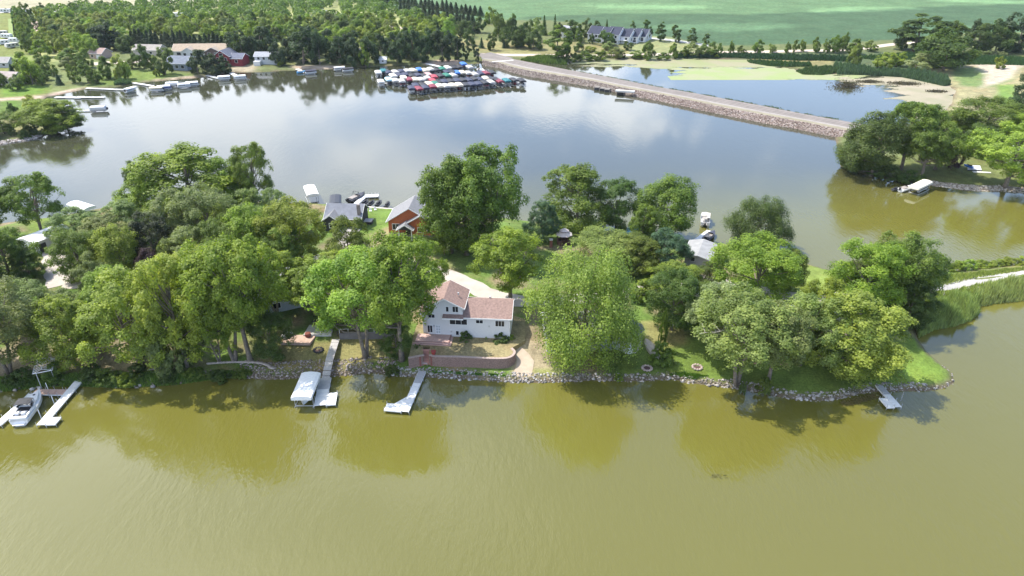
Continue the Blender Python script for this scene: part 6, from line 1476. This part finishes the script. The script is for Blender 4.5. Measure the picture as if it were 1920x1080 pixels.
def gazebo():
    p = G(1057,456); t = empty('gazebo', p, 0, 'brown gazebo with a two tiered pale roof before the back shore trees', 'gazebo')
    oc = lambda r, z, n=8: [(math.cos(2*math.pi*k/n+.39)*r, math.sin(2*math.pi*k/n+.39)*r, z) for k in range(n)]
    BR = mat('dark_brown_wood', (.10,.06,.045), .8, .2, 4); RF = mat('pale_shingle', (.55,.48,.45), .9, .1, 3)
    m = MB(); m.add(oc(2.15,2.5)+oc(1.1,3.2), [(k,(k+1)%8,8+(k+1)%8,8+k) for k in range(8)]+[tuple(range(8))[::-1], tuple(range(8,16))]); m.build('lower_roof', RF, t)
    m = MB(); m.add(oc(1.25,3.45)+[(0,0,4.2)], [(k,(k+1)%8,8) for k in range(8)]+[tuple(range(8))[::-1]]); m.build('upper_roof', RF, t)
    m = MB(); m.add(oc(1.0,3.2)+oc(1.0,3.45), [(k,(k+1)%8,8+(k+1)%8,8+k) for k in range(8)]); m.build('lantern', BR, t)
    m = MB(); m.add(oc(1.9,-.3)+oc(1.9,.15), [(k,(k+1)%8,8+(k+1)%8,8+k) for k in range(8)]+[tuple(range(8,16))]); m.build('floor', BR, t)
    for x, y, z in oc(1.75,0): m = MB(); m.tube([(x,y,.1),(x,y,2.55)], .08, 5); m.build('post', BR, t)
    m = MB(); m.add(oc(1.78,.15)+oc(1.78,1.0), [(k,(k+1)%8,8+(k+1)%8,8+k) for k in range(8) if k != 5]); m.build('railing', BR, t)
gazebo()
p = G(1033,463); m = MB(); m.box(-.35,-.35,-.3,.35,.35,1.9); t = empty('brick_pillar', p, 0, 'slim red brick chimney pillar left of the gazebo', 'chimney'); m.build('shaft', REDBR, t); m = MB(); m.box(-.42,-.42,1.9,.42,.42,2.15); m.build('cap', CONC, t)
p = G(539,632); t = empty('propane_tank', p, R(60), 'white propane tank on the grass by the brick edge', 'tank'); m = MB(); m.tube([(-1.25,0,.6),(-1.1,0,.6),(1.1,0,.6),(1.25,0,.6)], [.2,.48,.48,.2], 12); m.build('tank', WHITE, t, smooth=False); m = MB(); m.lathe([(.2,0),(.2,.22)], 8, (0,0,1.0)); m.build('dome', WHITE, t)
for sx in (-.8,.8): m = MB(); m.box(sx-.1,-.35,-.2,sx+.1,.35,.2); m.build('foot', CONC, t)
for (px, py, lb) in ((1213,691,'round stone fire ring on the lawn right of the largest tree'),(1307,689,'round stone fire ring left of the leaning trunk'),(597,657,'dark round fire pit on the grass left of the board walkway')):
    p = G(px, py); t = empty('fire_ring', p, 0, lb, 'fire ring'); rr = random.Random(px)
    for k in range(11):
        a = k/11*6.283; m = MB(); m.add([(v[0]*.3+math.cos(a)*.85, v[1]*.26+math.sin(a)*.85, v[2]*.22+.12) for v in IV*1.0], [tuple(f) for f in IF]); m.build('stone', mat('fire_stone', (.40,.32,.28), .9, .25, 3) if px > 700 else DARK, t)
    m = MB(); m.lathe([(.7,.0),(.7,.06)], 12); m.build('ash_bed', mat('ash', (.10,.06,.055), .95, .2, 4), t)
p = G(1221,655); t = empty('tarped_boat', p, R(12), 'boat stored on the lawn under a pale tan tarp', 'boat'); rr = random.Random(2); V = []; F = []
for i in range(12):
    f = i/11; y = -3+f*6; w = .95*(1-abs(f-.42)**2.2*2.2); w = max(w,.25); h = .75+.3*math.sin(f*3.1)+rr.uniform(-.06,.06)
    V += [(-w,y,0),(-w,y,h*.6),(-w*.5,y,h*.9),(0,y,h),(w*.5,y,h*.88),(w,y,h*.58),(w,y,0)]
for i in range(11):
    for j in range(6): a = i*7+j; F.append((a,a+1,a+8,a+7))
F += [tuple(range(7)), tuple(range(77,84))[::-1]]
m = MB(); m.add(V, F); m.build('tarp', mat('tan_tarp', (.42,.38,.31), .8, .15, 2, .4, 5), t); m = MB(); m.box(-.08,-3.6,.1,.08,-2.9,.3); m.build('trailer_tongue', ALU, t)
# sunken deck with a low concrete wall
a, b = G(620,636), G(742,632); d = b-a; t = empty('concrete_wall', (a.x,a.y,a.z), math.atan2(d.y,d.x), 'low grey concrete wall at the top of the board walkway', 'wall'); m = MB(); m.box(1.8,-.15,-.5,d.xy.length,.15,1.3); m.build('wall_panel', mat('dark_concrete', (.16,.15,.15), .9, .15, 1), t)
m = MB(); m.tube([(1.8,0,2.2),(d.xy.length-4,0,2.2)], .03, 4)
for k in range(5): x = 1.9+k*(d.xy.length-6)/4; m.tube([(x,0,1.2),(x,0,2.2)], .04, 4)
m.build('rail', WHITE, t)
p = G(664,621); t = empty('patio_canopy', p, R(3), 'black patio canopy behind the low concrete wall', 'canopy'); m = MB(); m.box(-3.2,-1.6,2.5,3.2,1.6,2.65); m.build('canopy', BLACKC, t)
for x in (-3,3):
    for y in (-1.4,1.4): m = MB(); m.tube([(x,y,-.3),(x,y,2.5)], .06, 5); m.build('post', DARK, t)
p = G(597,607); t = empty('patio_table', p, R(15), 'dark patio table and bench on the paving by the propane tank', 'table'); m = MB(); m.box(-1.1,-.5,.7,1.1,.5,.78); m.build('top', BLACKC, t)
for x in (-.9,.9):
    for y in (-.4,.4): m = MB(); m.tube([(x,y,0),(x,y,.7)], .05, 5); m.build('leg', DARK, t)
m = MB(); m.box(-1.1,-1.2,.4,1.1,-.85,.46); m.build('bench', mat('red_board', (.30,.07,.06), .7, .1), t)
p = G(560,632); m = MB(); m.prism([(-3,-2.2),(2.8,-2.4),(3.6,1.8),(-1.5,2.6)], -.4, .12); o = m.build('brick_paving', mat('pinkish_paving', (.46,.32,.25), .9, .15, 3), None, p); tag(o, 'irregular pinkish brick paving beside the propane tank', 'paving')
p = G(596,620); m = MB(); m.prism([(-2.4,-1.8),(3,-1.6),(3,1.8),(-2.2,2)], -.4, .14); o = m.build('concrete_slab', CONC, None, p); tag(o, 'pale concrete slab under the dark patio table', 'slab')
p = G(578,632); m = MB(); m.lathe([(.5,0),(.6,.5),(.6,.9),(.35,1.0)], 10); o = m.build('fire_barrel', mat('rusty_barrel', (.20,.06,.04), .8, .3, 4), None, p); tag(o, 'rusty red barrel stove beside the pinkish paving', 'barrel')
# timber edging and wooden stairs on the left bank
a, b = G(272,703), G(312,697); d = b-a
for k, lb in ((0,'lower timber log edging above the left bank weeds'),(1,'upper timber log edging above the left bank weeds')):
    m = MB(); m.tube([(0,0,0),(d.xy.length,0,.1)], .16, 7); o = m.build('timber_log', DEADWOOD, None, (a.x, a.y+k*.9, a.z+.25+k*.15), math.atan2(d.y,d.x)); tag(o, lb, 'log')
a = G(248,655); t = empty('wooden_stairs', a, R(10), 'narrow wooden stairs climbing the left bank between trees', 'stairs'); me = box_mesh('tread', -1.0,0,0,1.0,.32,.07, WOODB)
for i in range(9): inst('tread', me, t, (-.12*i, i*.55, .1+i*.17))
for sx in (-1.05,1.05): m = MB(); m.add([(sx-.04,0,0),(sx+.04,0,0),(sx+.04-1.0,4.9,1.5),(sx-.04-1.0,4.9,1.5),(sx-.04,0,.25),(sx+.04,0,.25),(sx+.04-1.0,4.9,1.75),(sx-.04-1.0,4.9,1.75)], [(0,3,2,1),(4,5,6,7),(0,1,5,4),(1,2,6,5),(2,3,7,6),(3,0,4,7)]); m.build('stringer', WOODB, t)
# low stone edging wall by the twin trunks
a, b = G(392,684), G(505,684)
L = smooth_line([G(390,683), G(440,680), G(490,682), G(512,692)], 5); m = MB(); 
for i in range(len(L)-1):
    for k in range(2): c = L[i].lerp(L[i+1], .25+.5*k); m.add([(v[0]*.55+c.x, v[1]*.3+c.y, v[2]*.22+c.z+.15) for v in IV], [tuple(f) for f in IF])
o = m.build('stone_edging', mat('edging_stone', (.42,.36,.32), .9, .2, 2), None); tag(o, 'low stone edging below the twin trunks', 'edging', kind='stuff')
# lawn chairs on the back lawn
for i, (px, py) in enumerate([(687,397),(695,397.5),(704,395)]):
    p = G(px, py); t = empty('lawn_chair', p, R(20*i-10), 'white lawn chair on the back lawn, %s from the left' % ordn(i), 'chair', 'lawn chairs on the back lawn'); m = MB(); m.box(-.35,-.35,.35,.35,.35,.42); m.build('seat', WHITE, t)
    m = MB(); m.box(-.35,.3,.4,.35,.38,1.0); m.build('backrest', WHITE, t)
    for sx in (-.3,.3):
        for sy in (-.3,.3): m = MB(); m.tube([(sx,sy,0),(sx,sy,.36)], .03, 4); m.build('leg', WHITE, t)
# sea wall behind the cottage
sw = [P(x, y, 1.0) for x, y in ((635,385),(665,386),(700,389),(745,393),(757,397))]
m = MB()
for i in range(len(sw)-1):
    a, b = sw[i], sw[i+1]; d = (b-a).normalized(); n = Vector((-d.y,d.x,0))*.6; m.add([a-n,b-n,b+n,a+n]+[Vector((q.x,q.y,-.6)) for q in (a-n,b-n,b+n,a+n)], [(0,1,2,3),(4,7,6,5),(0,4,5,1),(2,6,7,3),(1,5,6,2),(3,7,4,0)])
o = m.build('sea_wall', mat('pale_sea_wall', (.52,.47,.43), .9, .1, 1), None); tag(o, 'pale concrete sea wall at the back lawn', 'wall')
p = G(748,398); m = MB(); m.prism([(-2,-1.2),(2,-1.6),(2.2,1.4),(-1.8,1.2)], -.4, .12); o = m.build('sandy_patio', mat('peach_paving', (.55,.42,.34), .9, .1, 2), None, p); tag(o, 'peach coloured landing at the right end of the sea wall', 'paving')
p = G(688,418); t = empty('garden_shed_deck', p, R(-4), 'small flat deck with pale top right of the black cottage', 'deck'); m = MB(); m.box(-1.6,-1.2,.7,1.6,1.2,.85); m.build('top', mat('beige_boards', (.5,.45,.4), .8, .1), t); m = MB(); m.box(-1.5,-1.1,-.2,1.5,1.1,.7); m.build('base', DARK, t)
# boat rack on the right hand lawn
p = G(1826,318); t = empty('jet_ski_platform', p, R(-6), 'white sided platform with dark rim on the right hand lawn', 'platform'); m = MB(); m.add([(-2.6,-1.2,.1),(1.9,-1.2,.1),(2.3,1.4,.9),(-1.7,1.4,.9),(-2.6,-1.2,.25),(1.9,-1.2,.25),(2.3,1.4,1.05),(-1.7,1.4,1.05)], [(0,3,2,1),(4,5,6,7),(0,1,5,4),(1,2,6,5),(2,3,7,6),(3,0,4,7)]); m.build('top', mat('pale_platform', (.62,.62,.65), .6, .05), t)
m = MB(); m.box(-2.6,-1.35,-.2,1.9,-1.21,.3); m.build('rim', DARK, t)
pj = G(1814,317); t = empty('jet_ski', (pj.x, pj.y, pj.z+.75), R(30), 'blue and white jet ski on the platform of the right hand lawn', 'jet ski')
for nm, me in JS: inst(nm, me, t, color=(.05,.17,.55))
p = G(1836,322); m = MB(); m.prism([(-2.5,-1),(3,-1.6),(3.4,-.6),(-2,.6)], -.3, .12); o = m.build('concrete_slab', mat('pale_concrete', (.62,.60,.54), .8, .08), None, p); tag(o, 'pale concrete strip before the jet ski platform', 'slab')
# power line
for i, (px, py, lb) in enumerate(((833,478,'weathered utility pole hidden beside the big dark trees'),(925,492,'weathered utility pole left of the tree behind the white house'))):
    p = G(px, py); t = empty('utility_pole', p, 0, lb, 'pole'); m = MB(); m.tube([(0,0,-.5),(0,0,8.2)], [.16,.11], 7); m.build('shaft', WOODB, t); m = MB(); m.box(-.9,-.06,7.4,.9,.06,7.55); m.build('crossarm', WOODB, t)
a, b = G(833,478), G(925,492); t = empty('power_line', (a.x,a.y,a.z+7.5), 0, 'thin power wires sagging past the dark trees', 'wire')
for k in range(2):
    m = MB(); d = b-a; m.tube([Vector((d.x*f, d.y*f+(.6 if k else -.6), -1.4*4*f*(1-f)*.5-k*1.6)) for f in [i/12-.15 for i in range(17)]], .035, 4); m.build('wire', mat('wire', (.5,.5,.5), .5, .05), t)

# ------------------------------------------------------------------ summer haze
def haze():
    m = bpy.data.materials.new('haze'); m.use_nodes = True; nt = m.node_tree; nt.nodes.clear()
    o = nt.nodes.new('ShaderNodeOutputMaterial'); v = nt.nodes.new('ShaderNodeVolumePrincipled'); nt.links.new(v.outputs[0], o.inputs['Volume'])
    v.inputs['Color'].default_value = (.80,.90,1.0,1); v.inputs['Density'].default_value = HAZE; v.inputs['Anisotropy'].default_value = .2
    b = MB(); b.box(-13000,-700,-6,13000,9600,84); ob = b.build('haze', m); tag(ob, kind='stuff'); ob.display_type = 'WIRE'
HAZE = .00005
haze()
